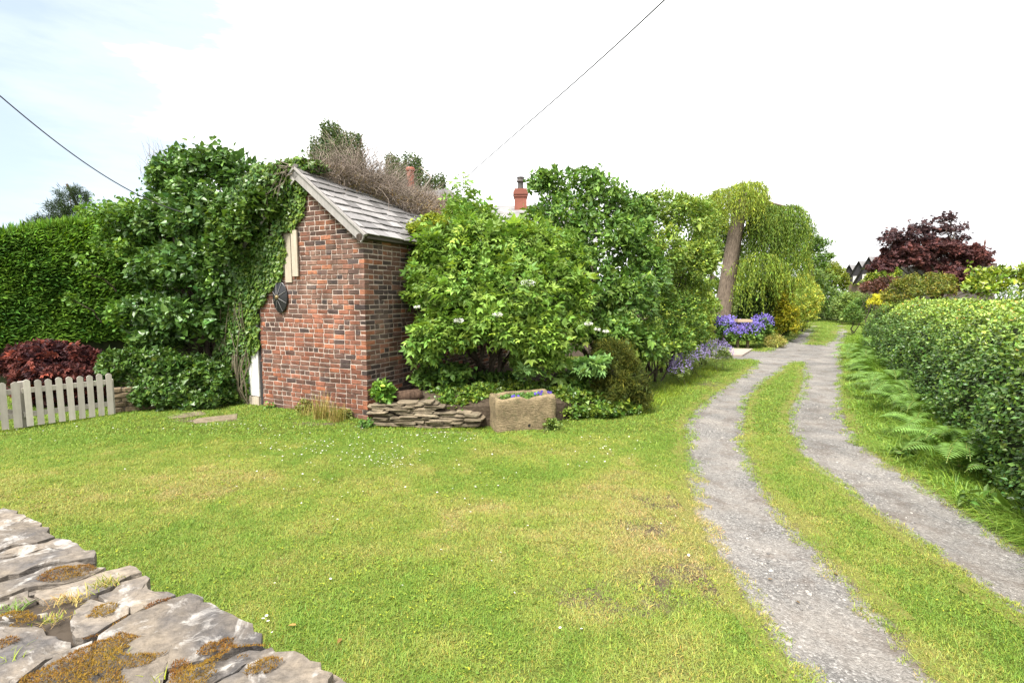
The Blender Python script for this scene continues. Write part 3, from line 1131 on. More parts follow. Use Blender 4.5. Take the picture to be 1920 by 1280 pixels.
def brick_geo(o, ul, un, L, H, D):
    """Worn brick: front face drawn in from its edges. o: lower corner on the wall face, ul along, un outwards."""
    j = lambda s: rng.normal(0, s)
    fr, bv = [], 0.006
    pts = []
    for (a, b) in ((0, 0), (L, 0), (L, H), (0, H)):
        pts.append(o + ul * (a + j(0.004)) + UZ * (b + j(0.0042)) - un * 0.006)
    for (a, b) in ((bv, bv), (L - bv, bv), (L - bv, H - bv), (bv, H - bv)):
        pts.append(o + ul * (a + j(0.003)) + UZ * (b + j(0.003)) + un * (0.002 + j(0.0022)))
    for i in range(4):
        pts.append(pts[i] - un * (D - 0.006))
    V = np.array(pts)
    F4 = [[4, 5, 6, 7], [0, 1, 5, 4], [1, 2, 6, 5], [2, 3, 7, 6], [3, 0, 4, 7], [8, 9, 1, 0], [9, 10, 2, 1], [10, 11, 3, 2], [11, 8, 0, 3]]
    return V, F4


def wav(a, z, sd):
    return 0.006 * float(vnoise(a, z, 1.7, sd)) + 0.004 * float(vnoise(a, z, 4.0, sd + 1))


def zmax(t):
    return EAVE + SLOPE * t if t < RT else RIDGE - SLOPE * (t - RT)


DOOR0, DOOR1, DOORZ = 2.45, 3.12, 1.86
HT0, HT1, HZ0, HZ1 = 1.42, 2.02, 2.26, 3.06
bricks = []
for row in range(-1, 54):
    z = row * CH
    header = row % 5 == 3
    t = 0.0 if row % 2 == 0 else HD + JT
    lim = GW
    while t < lim:
        L = HD if (header or rng.random() < 0.10) else BR
        L *= rng.uniform(0.96, 1.03)
        if t == 0.0: L = BR
        e = t + L
        for a_, b_, z0_, z1_ in ((DOOR0, DOOR1, -1, DOORZ), (HT0 + 0.02, HT1, HZ0, HZ1 - 0.05)):
            if z0_ < z < z1_ and t < a_ < e and a_ - t > 0.04:
                e = a_ - 0.002
        L = e - t
        top = z + CH - JT
        if e <= GW and top < min(zmax(t), zmax(e)) + 0.05 and not (e > DOOR0 and t < DOOR1 and z < DOORZ) and not (e > HT0 + 0.02 and t < HT1 and z > HZ0 and z < HZ1 - 0.05):
            zz = z + wav(t, z, 51)
            bricks.append(('g', t, z, SH(t, 0, zz) - US * (0.004 * vnoise(t, z, 0.9, 53)), UG, -US, L, CH - JT, brick_col(z, t, 'g')))
        t = e + JT
    if z < EAVE - 0.1:
        s = HD + JT if row % 2 == 0 else 0.0
        while s < SL - 0.1:
            L = (HD if (header or rng.random() < 0.12) else BR) * rng.uniform(0.96, 1.03)
            if s == 0.0: L = BR
            if s + L < SL:
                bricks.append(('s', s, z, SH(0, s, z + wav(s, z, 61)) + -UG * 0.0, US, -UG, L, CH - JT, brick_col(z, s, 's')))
            s += L + JT


def ivy_edge(z):
    """How far along the gable the bare brick reaches at height z (ivy beyond)."""
    zs = [0.0, 1.03, 1.70, 2.03, 2.42, 3.11, 3.40, 3.65, 4.0]
    ts = [2.45, 2.45, 2.37, 2.09, 1.78, 1.41, 1.22, 1.16, 1.2]
    return float(np.interp(z, zs, ts))


def seen(b):
    if b[0] == 'g':
        return b[2] > 0 and b[1] + b[6] < ivy_edge(b[2]) + 0.05
    return b[1] < 0.9 - 0.2 * (b[2] < 0.5) and b[2] > 0.3


def dist(b):
    return np.linalg.norm(b[3] - np.array([0, 0, CAMH])) - (b[6] > 0.15) * 1.2 + (b[0] == 's') * 0.6


vis = sorted([b for b in bricks if seen(b)], key=dist)
rest = [b for b in bricks if not seen(b)] + vis[300:]
for b in vis[:300]:
    Vb, Fb = brick_geo(b[3], b[4], b[5], b[6], b[7], 0.1)
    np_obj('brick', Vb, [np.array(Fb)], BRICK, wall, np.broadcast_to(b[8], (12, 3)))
mb = MB()
for b in rest:
    Vb, Fb = brick_geo(b[3], b[4], b[5], b[6], b[7], 0.1)
    mb.add(Vb, Fb, b[8])
mb.build('brickwork', BRICK, wall)['kind'] = 'stuff'

# roof
RD = unit(-UG - UZ * SLOPE)        # down the near slope
RN = np.cross(US, RD)
RN = RN if RN[2] > 0 else -RN
RL = (RT + 0.18) * math.hypot(1, SLOPE)
LL = (GW - RT + 0.12) * math.hypot(1, SLOPE)
LD = unit(UG - UZ * SLOPE)
LN = np.array([-RN[0], -RN[1], RN[2]])
LN = unit(np.cross(US, LD))
LN = LN if LN[2] > 0 else -LN
V0 = -0.13                                              # verge overhang
APEX = SH(RT, 0, RIDGE + 0.05)
rf = MB()
for d_, n_, l_ in ((RD, RN, RL), (LD, LN, LL)):
    rf.box(APEX + US * (V0 + 0.03) - n_ * 0.03, US * (SL - V0 + 0.05), d_ * (l_ - 0.03), n_ * 0.02, (0.09, 0.075, 0.06))
roof = rf.build('roof', SOLID, shed)
NR = 9
gauge = RL / NR


def slate_geo(o, ud, un, w, h):
    th = rng.uniform(0.010, 0.016)
    j = lambda s: rng.normal(0, s)
    a = [o + US * j(0.004) + ud * j(0.004), o + US * (w + j(0.004)) + ud * j(0.004)]
    lo = [o + ud * (h + j(0.013)) + US * (j(0.006)), o + ud * (h + j(0.013)) + US * (w + j(0.006))]
    tilt = un * (0.021 + abs(j(0.004)))
    q = [a[0], a[1], lo[1] + tilt, lo[0] + tilt + un * j(0.003)]
    return np.array(q + [p + un * th for p in q])


SF = [[4, 5, 6, 7], [0, 3, 2, 1], [0, 1, 5, 4], [1, 2, 6, 5], [2, 3, 7, 6], [3, 0, 4, 7]]
lside = MB()
for k, (ud, un) in enumerate(((RD, RN), (LD, LN))):
    for r in range(NR if k == 0 else int(LL / gauge)):
        s = V0 - (0.15 if r % 2 else 0.0)
        while s < SL + 0.05:
            w = rng.uniform(0.25, 0.36)
            s0 = max(s, V0)
            w0 = min(s + w, SL + 0.08) - s0
            if w0 > 0.04:
                o = APEX + US * (s0 + 0.002) + ud * (r * gauge - 0.02) + un * (-0.005 + 0.0)
                Vs = slate_geo(o, ud, un, w0 - 0.012, gauge + 0.035)
                if k == 0 and s0 < 3.6:
                    np_obj('slate', Vs, [np.array(SF)], SLATE, roof)
                else:
                    lside.hexa(Vs)
            s += w
lside.build('slating', SLATE, roof, use_col=False)['kind'] = 'stuff'
rc = MB()
rc.tube([APEX + US * V0 + UZ * 0.0, APEX + US * (SL + 0.05)], 0.055, 7, (0.12, 0.11, 0.10))
rc.build('ridge_tile', SOLID, roof)

# bargeboards, wall plate coloured as soffit shadow, purlin end
for d_, n_, l_ in ((RD, RN, RL), (LD, LN, LL)):
    bb = MB()
    bb.box(APEX + US * (V0 - 0.005) - n_ * 0.155 - d_ * 0.0, US * 0.028, d_ * (l_ - 0.02), n_ * 0.125)
    o = bb.build('bargeboard', GREYWOOD, shed)
    cb = MB()
    cb.box(APEX + US * (V0 - 0.03) - n_ * 0.028, US * 0.07, d_ * (l_ - 0.01), n_ * 0.032)
    cb.build('verge_strip', GREYWOOD, o)
wp = MB()
wp.box(SH(-0.02, -0.12, EAVE - 0.14), US * (SL + 0.1), UG * 0.12, UZ * 0.12, (0.07, 0.06, 0.05))  # dark colour stands in for the shadow under the eaves
wp.build('soffit_shadow_plate', SOLID, shed)
pe = MB()
pe.tube([SH(-0.05, -0.14, EAVE - 0.12), SH(-0.04, 0.05, EAVE - 0.11)], [0.065, 0.07], 7, (0.075, 0.06, 0.05), 0.2)
pe.build('beam_end', BARK, shed)
fa = MB()
fa.box(SH(-0.145, V0 + 0.06, EAVE - 0.14), US * (SL), UG * 0.02, UZ * 0.07, (0.08, 0.07, 0.06))
fa.build('fascia', SOLID, shed)

# loft hatch of pale boards
hatch = MB()
hatch.box(SH(HT0, 0.03, HZ0), UG * (HT1 - HT0), US * 0.05, UZ * (HZ1 - HZ0), (0.05, 0.045, 0.04))
hatch = hatch.build('hatch', SOLID, shed)
for (t0, w, z0, z1, off) in ((1.385, 0.13, 2.30, 3.06, 0.045), (1.56, 0.15, 2.20, 3.01, 0.022), (1.74, 0.14, 2.42, 2.80, 0.03), (1.90, 0.14, 2.42, 3.02, 0.02)):
    pk = MB()
    pk.box(SH(t0, -off, z0), UG * w, US * 0.028, UZ * (z1 - z0))
    pk.build('plank', PALEWOOD, hatch)
pk = MB()
pk.box(SH(1.74, -0.03, 2.36), UG * 0.34, US * 0.04, UZ * 0.05)
pk.build('ledge', GREYWOOD, hatch)

# white plank door, mostly under ivy
dm = MB()
dm.box(SH(DOOR0 + 0.03, 0.02, 0.0), UG * (DOOR1 - DOOR0 - 0.06), US * 0.02, UZ * DOORZ, (0.05, 0.05, 0.05))
door = dm.build('door', SOLID, shed)
WHITEP = NT('white_door_paint').surf((0.58, 0.57, 0.54), 0.6, 0.3)
for i in range(5):
    pk = MB()
    pk.box(SH(DOOR0 + 0.04 + i * 0.132, -0.02, 0.17 if i < 9 else 0), UG * 0.127, US * 0.035, UZ * (DOORZ - 0.2))
    pk.build('plank', WHITEP, door)
for i in range(3):
    pk = MB()
    pk.box(SH(DOOR0 + 0.05 + i * 0.2, -0.03, 0.0), UG * 0.19, US * 0.04, UZ * (0.15 + 0.01 * i))
    pk.build('kick_board', PALEWOOD, door)
jb = MB()
jb.box(SH(DOOR0 - 0.035, -0.005, 0.0), UG * 0.06, US * 0.06, UZ * DOORZ, (0.03, 0.028, 0.027))
jb.build('door_jamb', SOLID, shed)

# black ribbed disc hanging on the gable
dc = SH(1.845, -0.035, 1.95)
disc = empty('wall_disc', dc, 'black oval ribbed metal disc hung on the brick gable below the hatch', 'wall ornament')
ang = np.linspace(0, 2 * np.pi, 32, endpoint=False)
RX, RZ = 0.175, 0.27
V = [dc - US * 0.055]
for k, (f, dep) in enumerate(((0.35, 0.045), (0.7, 0.022), (0.96, 0.004), (1.0, -0.006), (0.98, -0.02))):
    for i, a in enumerate(ang):
        V.append(dc + UG * math.cos(a) * RX * f + UZ * math.sin(a) * RZ * f - US * dep)
F3 = [[0, 1 + i, 1 + (i + 1) % 32] for i in range(32)]
F4 = [[1 + k * 32 + i, 1 + (k + 1) * 32 + i, 1 + (k + 1) * 32 + (i + 1) % 32, 1 + k * 32 + (i + 1) % 32] for k in range(4) for i in range(32)]
np_obj('plate', np.array(V), [np.array(F3), np.array(F4)], METAL, disc, smooth=False)
BRASS = NT('tarnished_brass').surf((0.20, 0.15, 0.07), 0.5, 0.4, None, 0.6)
SPOKE = NT('grey_rib').surf((0.16, 0.155, 0.15), 0.5, 0.4)
for i in range(8):
    a = math.radians(22 + 45 * i)
    sp = MB()
    sp.tube([dc - US * 0.06 + UG * math.cos(a) * RX * 0.2 + UZ * math.sin(a) * RZ * 0.2, dc - US * 0.012 + UG * math.cos(a) * RX * 0.97 + UZ * math.sin(a) * RZ * 0.97], [0.006, 0.004], 5)
    sp.build('rib', SPOKE, disc, use_col=False)
hb = MB()
hb.tube([dc - US * 0.045, dc - US * 0.075, dc - US * 0.09], [0.04, 0.036, 0.012], 10)
hb.build('hub', BRASS, disc, use_col=False)
hk = MB()
hk.tube([dc + US * 0.0, dc + US * 0.05], 0.012, 6)
hk.build('wall_hook', METAL, disc, use_col=False)


# ------------------------------------------------------------------ stones
def blob_stone(c, ux, uy, uz, L, W, H, mat, name, parent, jit=0.14):
    """Rough block: a box of 3x2x2 cells with its corners drawn in and jittered."""
    bm = bmesh.new()
    bmesh.ops.create_cube(bm, size=1.0)
    bmesh.ops.bevel(bm, geom=bm.edges[:], offset=0.12, segments=1, affect='EDGES')
    me = bpy.data.meshes.new(name)
    for v in bm.verts:
        p = np.array(v.co) * (1 + rng.normal(0, jit * 0.35, 3))
        w = c + ux * p[0] * L + uy * p[1] * W + uz * p[2] * H
        v.co = w
    bm.to_mesh(me)
    bm.free()
    me.materials.append(mat)
    return link(name, me, parent)


# low stack of flat stones between the shed corner and the trough
SA, SB = G(694, 800), G(884, 803)
su = unit(SB - SA)
sn = np.array([su[1], -su[0], 0])
if sn[1] > 0: sn = -sn
slen_ = np.linalg.norm(SB - SA)
stack = empty('stacked_stone_wall', (SA + SB) / 2, 'low dry stack of thin flat stones between the shed corner and the trough', 'stone wall')
z = 0.0
row = 0
while z < 0.39:
    h = rng.uniform(0.026, 0.048)
    s = rng.uniform(-0.05, 0.05)
    end = slen_ * (1.0 if z < 0.30 else 0.92)
    while s < end:
        L = rng.uniform(0.14, 0.42)
        if not (z > 0.22 and s > slen_ * 0.60 + rng.normal(0, 0.1)) and not (z > 0.33 and s < 0.1) and not (0.24 < z and 0.1 < s < 0.6 and z > 0.36):
            c = SA + su * (s + L / 2) - sn * (0.10 + rng.normal(0, 0.018)) + UZ * (z + h / 2 + 0.01 * math.sin(s * 5))
            a = rng.normal(0, 0.035)
            ux = unit(su + UZ * a)
            blob_stone(c, ux, sn, unit(np.cross(ux, sn)) * -1, L * 0.985, 0.22, h * 0.92, FLATSTONE, 'stone', stack, 0.2)
        s += L
    z += h
    row += 1

# the raised bed behind it
bed = [SA - sn * 0.12, SB - sn * 0.1, G(1046, 800) + [0, 0.25, 0], G(1180, 776) + [0, 0.2, 0], G(1215, 755), SH(-0.3, 5, 0) + [3.2, 0, 0], SH(0.02, 4.5, 0), SH(0.02, 0.2, 0)]
bedc = np.mean(bed, 0) * [1, 1, 0]
bv = []
for f, zz in ((1.0, -0.05), (0.97, 0.30), (0.8, 0.40), (0.45, 0.45)):
    for p in bed:
        q = bedc + (np.array(p) * [1, 1, 0] - bedc) * f
        zf = zz * (0.55 if p[0] > 0.9 else 1.0)
        bv.append(q + [0, 0, zf])
nb_ = len(bed)
bv.append(bedc + [0, 0, 0.45])
f4 = [[k * nb_ + i, k * nb_ + (i + 1) % nb_, (k + 1) * nb_ + (i + 1) % nb_, (k + 1) * nb_ + i] for k in range(3) for i in range(nb_)]
f3 = [[3 * nb_ + i, 3 * nb_ + (i + 1) % nb_, 4 * nb_] for i in range(nb_)]
SOILM = NT('bed_soil')
_f = SOILM.noise(20, 6, 0.65, SOILM.pos())
SOIL = SOILM.surf(SOILM.ramp(_f, [(0.3, (0.035, 0.026, 0.018)), (0.7, (0.085, 0.065, 0.045))]), 0.95, 0.1, SOILM.bump(_f, 1.0, 0.03))
tag(np_obj('bed_terrain', np.array(bv), [np.array(f4), np.array(f3)], SOIL), 'raised bed of dark soil between the shed and the lawn', kind='structure')

# rotting log on the stack
lg = empty('rotten_log', P(765, 742, 7.75), 'dark brown rotting log lying on the flat stones by the shed', 'log')
lp = MB()
lp.tube([P(738, 744, 7.7), P(745, 744, 7.72), P(765, 743, 7.75), P(785, 741, 7.78), P(791, 741, 7.8)], [0.05, 0.085, 0.10, 0.095, 0.07], 9, (0.075, 0.05, 0.035), 0.16)
lp.build('trunk', BARK, lg, True)

# ------------------------------------------------------------------ stone trough
TA = G(930, 811)
ta_ = math.radians(14)
tu = np.array([math.cos(ta_), math.sin(ta_), 0])
tw_ = np.array([-math.sin(ta_), math.cos(ta_), 0])
TL, TW, TH, TT = 0.93, 0.56, 0.50, 0.09
tro = empty('stone_trough', TA + tu * TL / 2 + tw_ * TW / 2, 'old rough sandstone trough planted with pansies at the lawn edge', 'trough')


def rrect(L, W, r, n=10):
    pts = []
    for cx_, cy_, a0 in ((L - r, r, -90), (L - r, W - r, 0), (r, W - r, 90), (r, r, 180)):
        for a in np.linspace(a0, a0 + 90, 4):
            pts.append((cx_ + r * math.cos(math.radians(a)), cy_ + r * math.sin(math.radians(a))))
    # resample evenly
    pts = np.array(pts + pts[:1])
    d = np.concatenate([[0], np.cumsum(np.linalg.norm(np.diff(pts, axis=0), axis=1))])
    u = np.linspace(0, d[-1], 97)[:-1]
    return np.stack([np.interp(u, d, pts[:, 0]), np.interp(u, d, pts[:, 1])], 1)


ringo = rrect(TL, TW, 0.045)
loops = []
levels = [(-0.03, 0.0), (0.06, -0.008), (0.14, 0.0), (0.22, 0.004), (0.30, 0.0), (0.38, 0.002), (0.45, 0.004), (0.485, 0.012), (0.50, 0.03)]
for zz, ins in levels:
    L_, W_ = TL - 2 * ins, TW - 2 * ins
    q = ringo * [L_ / TL, W_ / TW] + ins
    loops.append(np.concatenate([q, np.full((96, 1), zz)], 1))
for zz, ins in ((0.50, TT - 0.02), (0.47, TT), (0.36, TT + 0.01)):
    L_, W_ = TL - 2 * ins, TW - 2 * ins
    q = ringo * [L_ / TL, W_ / TW] + ins
    loops.append(np.concatenate([q, np.full((96, 1), zz)], 1))
tv = np.concatenate(loops)
for i, p in enumerate(tv):
    nz = mnoise.noise_vector(Vector(p * 9)) * 0.007 + mnoise.noise_vector(Vector(p * 28)) * 0.004
    tv[i] = p + np.array(nz)
    if p[2] > 0.4:                       # worn dips in the rim
        k = (p[2] - 0.4) / 0.1
        tv[i, 2] -= k * (0.045 * math.exp(-((p[0] - 0.50) / 0.07) ** 2) * (p[1] < 0.2) + 0.03 * math.exp(-((p[0] - 0.12) / 0.12) ** 2) - 0.012 * math.exp(-((p[0] - 0.83) / 0.1) ** 2))
W3 = TA + tv[:, :1] * tu + tv[:, 1:2] * tw_ + tv[:, 2:] * UZ
nl = len(loops)
f4 = [[k * 96 + i, k * 96 + (i + 1) % 96, (k + 1) * 96 + (i + 1) % 96, (k + 1) * 96 + i] for k in range(nl - 1) for i in range(96)]
np_obj('basin', W3, [np.array(f4)], TROUGHSTONE, tro, smooth=True)
sl = MB()
q = ringo * [(TL - 2 * TT + 0.02) / TL, (TW - 2 * TT + 0.02) / TW] + TT - 0.01
ring = TA + q[:, :1] * tu + q[:, 1:] * tw_ + UZ * 0.42
cen = ring.mean(0) + UZ * 0.03
np_obj('soil', np.concatenate([ring, [cen]]), [np.array([[i, (i + 1) % 96, 96] for i in range(96)])], SOIL, tro, smooth=True)
dh = MB()
dh.tube([TA + tu * 0.50 - tw_ * 0.006 + UZ * 0.075, TA + tu * 0.50 + tw_ * 0.05 + UZ * 0.075], 0.022, 8, (0.015, 0.013, 0.012), 0.2)
dh.build('drain_hole', SOLID, tro)


# ------------------------------------------------------------------ foreground dry-stone wall with slab tops
WZ = 0.90
wroot = empty('field_wall', G(200, 1150), 'broad dry-stone wall topped with mossy grey slabs in the corner nearest the camera', 'stone wall')


def Z6(x, y, z=WZ):
    return G(x / 2.8235, 880 + y / 2.8235, z)


SLABS = [
    [(-150, 215), (20, 200), (70, 208), (140, 240), (0, 300), (-150, 330)],
    [(-150, 345), (0, 305), (145, 248), (215, 290), (290, 348), (200, 385), (60, 408), (0, 428), (-150, 470)],
    [(30, 422), (200, 390), (300, 358), (340, 360), (420, 400), (300, 415), (130, 440), (0, 455), (-150, 480), (-150, 474)],
    [(-150, 500), (130, 445), (310, 420), (420, 406), (510, 440), (500, 460), (420, 475), (230, 500), (100, 540), (-150, 600)],
    [(-150, 620), (100, 552), (240, 508), (410, 482), (560, 510), (480, 545), (330, 590), (200, 600), (60, 650), (-150, 690)],
    [(190, 640), (330, 600), (560, 530), (690, 508), (750, 545), (640, 580), (510, 640), (390, 660), (230, 685), (180, 665)],
    [(520, 650), (640, 588), (770, 560), (775, 600), (820, 635), (930, 650), (840, 690), (700, 740), (620, 700), (560, 690)],
    [(50, 665), (150, 637), (190, 680), (90, 720), (50, 715)],
    [(370, 790), (390, 730), (470, 675), (520, 690), (640, 700), (680, 750), (560, 830), (440, 890), (400, 890)],
    [(520, 880), (700, 760), (950, 665), (1050, 660), (1200, 750), (1340, 815), (1345, 860), (1390, 870), (1385, 915), (1250, 948), (1000, 1010), (880, 1040), (830, 1250), (620, 1300), (490, 1000)],
    [(385, 935), (490, 895), (480, 1005), (610, 1310), (100, 1350), (60, 1200), (180, 1080), (290, 990)],
    [(-150, 840), (180, 815), (300, 860), (375, 935), (240, 1005), (130, 1085), (40, 1200), (-150, 1250)],
    [(890, 1050), (1010, 1018), (1260, 955), (1440, 915), (1460, 945), (1300, 1005), (1110, 1115), (1040, 1300), (845, 1310)],
    [(1120, 1125), (1310, 1012), (1465, 952), (1560, 948), (1700, 1015), (1765, 1080), (1740, 1129), (1700, 1300), (1060, 1310)],
    [(1775, 1125), (1800, 1105), (1850, 1129), (1880, 1250), (1730, 1300)],
    [(-150, 705), (40, 725), (180, 725), (365, 735), (355, 800), (300, 850), (180, 808), (-150, 825)],
]


def slab(poly, thick, dz, name, parent, mat, tilt):
    p = np.array([Z6(x, y)[:2] for x, y in poly]) if not isinstance(poly, np.ndarray) else poly
    # break the outline up
    out = []
    m = len(p)
    for i in range(m):
        a, b = p[i], p[(i + 1) % m]
        l = np.linalg.norm(b - a)
        k = max(1, int(l / 0.03))
        nrm = np.array([b[1] - a[1], a[0] - b[0]]) / max(l, 1e-6)
        for j in range(k):
            out.append(a + (b - a) * j / k + nrm * rng.normal(0, 0.007) * (j > 0))
    o = np.array(out)
    c = o.mean(0)
    n = len(o)
    rings = []
    for f, zz in ((0.985, -thick), (1.0, -thick * 0.55), (1.0, -0.008), (0.994, -0.001)):
        q = c + (o - c) * f
        rings.append(np.concatenate([q, np.full((n, 1), WZ + dz + zz)], 1))
    for f in np.linspace(0.96, 0.06, 15):
        q = c + (o - c) * f
        rings.append(np.concatenate([q, np.full((n, 1), WZ + dz)], 1))
    V = np.concatenate(rings + [[[*c, WZ + dz]]])
    top = V[:, 2] > WZ + dz - 0.02
    V[:, 2] += (V[:, 0] - c[0]) * tilt[0] + (V[:, 1] - c[1]) * tilt[1]
    lam = vnoise(V[:, 0] * 1.0 + V[:, 1] * 0.5, V[:, 1] * 1.6, 5.5, 71) + 0.45 * vnoise(V[:, 0], V[:, 1], 17, 73)
    V[:, 2] += top * (0.008 * np.round(lam * 2.2) / 2.2 + 0.0035 * vnoise(V[:, 0], V[:, 1], 30, 72) + 0.0025 * vnoise(V[:, 0], V[:, 1], 70, 74))
    k = len(rings)
    f4 = [[r * n + i, r * n + (i + 1) % n, (r + 1) * n + (i + 1) % n, (r + 1) * n + i] for r in range(k - 1) for i in range(n)]
    f3 = [[(k - 1) * n + i, (k - 1) * n + (i + 1) % n, k * n] for i in range(n)]
    me = np_mesh(name, V, [np.array(f4), np.array(f3)], mat, smooth=True)
    bm = bmesh.new()
    bm.from_mesh(me)
    bmesh.ops.recalc_face_normals(bm, faces=bm.faces[:])
    for e in bm.edges:
        if e.calc_face_angle(0) > 0.42: e.smooth = False
    bm.to_mesh(me)
    bm.free()
    return link(name, me, parent)


for i, s in enumerate(SLABS):
    slab(s, rng.uniform(0.06, 0.10), rng.uniform(-0.008, 0.006) - (0.02 if i in (15,) else 0), 'slab', wroot, CAPSTONE, rng.normal(0, 0.014, 2))
# body under the slabs: coursed stones on both faces and a packed core
e0, e1 = Z6(-900, -60), Z6(2900, 1720)
eu = unit((e1 - e0) * [1, 1, 0])
en = np.array([eu[1], -eu[0], 0])
if en[1] < 0: en = -en                       # towards the lawn
# the edge line of the slabs, a little inside
base = Z6(700, 500) - en * 0.10
wl_ = MB()
wl_.box(base - eu * 3.2 - en * 0.55 + UZ * (-0.05 - WZ), eu * 4.55, en * 0.52, UZ * (WZ + 0.022), (0.055, 0.042, 0.03))
wl_.build('rubble_core', SOLID, wroot)
# the wall's top goes on beyond the picture on both sides
for s0, s1 in ((-3.25, -0.35), (0.75, 1.35)):
    q = s0
    while q < s1:
        w_ = rng.uniform(0.28, 0.5)
        cut = rng.uniform(0.2, 0.34)
        for n0, n1 in ((0.04, -cut), (-cut - 0.012, -0.60)):
            c4 = [base + eu * (q + rng.uniform(0, 0.02)) + en * n0, base + eu * (q + w_) + en * (n0 + rng.uniform(-0.03, 0.03)), base + eu * (q + w_ - rng.uniform(0, 0.03)) + en * n1, base + eu * q + en * n1]
            slab(np.array([c[:2] for c in c4]), 0.05, -0.028, 'slab', wroot, CAPSTONE, rng.normal(0, 0.01, 2))
        q += w_ + 0.008
for side in (0, 1):
    z = 0.0
    while z < WZ - 0.11:
        h = min(rng.uniform(0.09, 0.17), WZ - 0.08 - z)
        s = -3.2 + rng.uniform(-0.1, 0)
        while s < 1.35:
            L = rng.uniform(0.18, 0.42)
            c = base + eu * (s + L / 2) - en * (0.05 if side == 0 else 0.52) + UZ * (z + h / 2 - WZ)
            blob_stone(c, eu, en, UZ, L * 0.97, 0.16, h * 0.95, CAPSTONE, 'stone', wroot, 0.2)
            s += L
        z += h

# moss cushions
MOSSP = [
    [(190, 580), (240, 540), (350, 510), (470, 500), (550, 520), (460, 555), (350, 585), (250, 595)],
    [(450, 780), (520, 720), (600, 690), (660, 700), (600, 760), (520, 790)],
    [(100, 1110), (250, 1040), (380, 950), (520, 900), (620, 860), (770, 880), (700, 920), (760, 960), (890, 970), (780, 1030), (640, 1060), (700, 1129), (720, 1240), (60, 1270)],
    [(1010, 985), (1100, 920), (1200, 890), (1310, 860), (1250, 910), (1330, 930), (1440, 930), (1310, 1000), (1180, 1040), (1120, 1100), (1060, 1240), (880, 1240), (890, 1040), (940, 1010), (1060, 1020), (1130, 985)],
    [(1290, 1090), (1310, 1040), (1440, 985), (1500, 1010), (1440, 1070), (1340, 1105)],
    [(-100, 800), (100, 740), (190, 760), (210, 810), (80, 840), (-100, 870)],
    [(165, 905), (200, 885), (235, 893), (205, 930)],
    [(740, 730), (850, 690), (930, 655), (900, 690), (830, 720), (770, 750)],
    [(400, 900), (520, 860), (640, 780), (700, 745), (690, 770), (560, 860), (450, 910)],
    [(0, 900), (70, 885), (120, 890), (60, 930), (0, 950)],
]


def in_poly(x, y, poly):
    c = np.zeros(len(x), bool)
    j = len(poly) - 1
    for i in range(len(poly)):
        xi, yi = poly[i]
        xj, yj = poly[j]
        hit = ((yi > y) != (yj > y)) & (x < (xj - xi) * (y - yi) / (yj - yi + 1e-12) + xi)
        c ^= hit
        j = i
    return c


def poly_d(x, y, poly):
    d = np.full(len(x), 9.0)
    for i in range(len(poly)):
        a, b = np.array(poly[i]), np.array(poly[(i + 1) % len(poly)])
        ab = b - a
        t = np.clip(((x - a[0]) * ab[0] + (y - a[1]) * ab[1]) / (ab @ ab), 0, 1)
        d = np.minimum(d, np.hypot(x - a[0] - t * ab[0], y - a[1] - t * ab[1]))
    return d


MOSSM = mat_leaf('moss', 0.9, 0.1, 0.2, (1, 1, 1))
bx, by_, bz, bc = [], [], [], []
for k, poly in enumerate(MOSSP):
    p = np.array([Z6(x, y)[:2] for x, y in poly])
    lo, hi = p.min(0), p.max(0)
    m = int((hi - lo).prod() * 90000)
    x = rng.uniform(lo[0], hi[0], m)
    y = rng.uniform(lo[1], hi[1], m)
    i_ = in_poly(x, y, p)
    x, y = x[i_], y[i_]
    d = poly_d(x, y, p) + 0.012 * vnoise(x, y, 25, 81)
    keep = (d > 0.004) & (vnoise(x, y, 16, 82) > -0.55)
    x, y, d = x[keep], y[keep], d[keep]
    z = WZ + 0.004 + np.minimum(d, 0.05) * 0.35 + 0.005 * vnoise(x, y, 40, 83)
    bx.append(x), by_.append(y), bz.append(z)
    w = np.clip(0.5 + 0.6 * vnoise(x, y, 9, 84 + k) + rng.normal(0, 0.25, len(x)), 0, 1)[:, None]
    bc.append(np.array([0.125, 0.050, 0.015]) * (1 - w) + np.array([0.185, 0.115, 0.018]) * w)
x, y, z, c = np.concatenate(bx), np.concatenate(by_), np.concatenate(bz), np.concatenate(bc)
n_ = len(x)
d_ = np.stack([rng.normal(0, 0.9, n_), rng.normal(0, 0.9, n_), np.ones(n_)], 1)
mo = ribbons(np.stack([x, y, z - 0.006], 1), d_, rng.uniform(0.005, 0.012, n_), np.full(n_, 0.003), np.full(n_, 0.2), 1, c * np.exp(rng.normal(0, 0.25, n_))[:, None], 'moss', MOSSM, wroot)
mo['kind'] = 'stuff'

# dry weeds rooted in the wall
def tuft_on(name, c, n, h, w, cols, lean, parent, bend=(0.1, 0.5), mat=None, rad=0.02, seg=3):
    base = c + np.stack([rng.normal(0, rad, n), rng.normal(0, rad, n), np.full(n, -0.005)], 1)
    d = np.stack([rng.normal(0, lean, n), rng.normal(0, lean, n), np.ones(n)], 1)
    k = rng.integers(0, len(cols), n)
    cc = np.asarray(cols)[k] * np.exp(rng.normal(0, 0.2, n))[:, None]
    return ribbons(base, d, h * rng.uniform(0.5, 1.3, n), w * rng.uniform(0.7, 1.3, n), rng.uniform(*bend, n), seg, cc, name, mat or LEAF_MATT, parent)


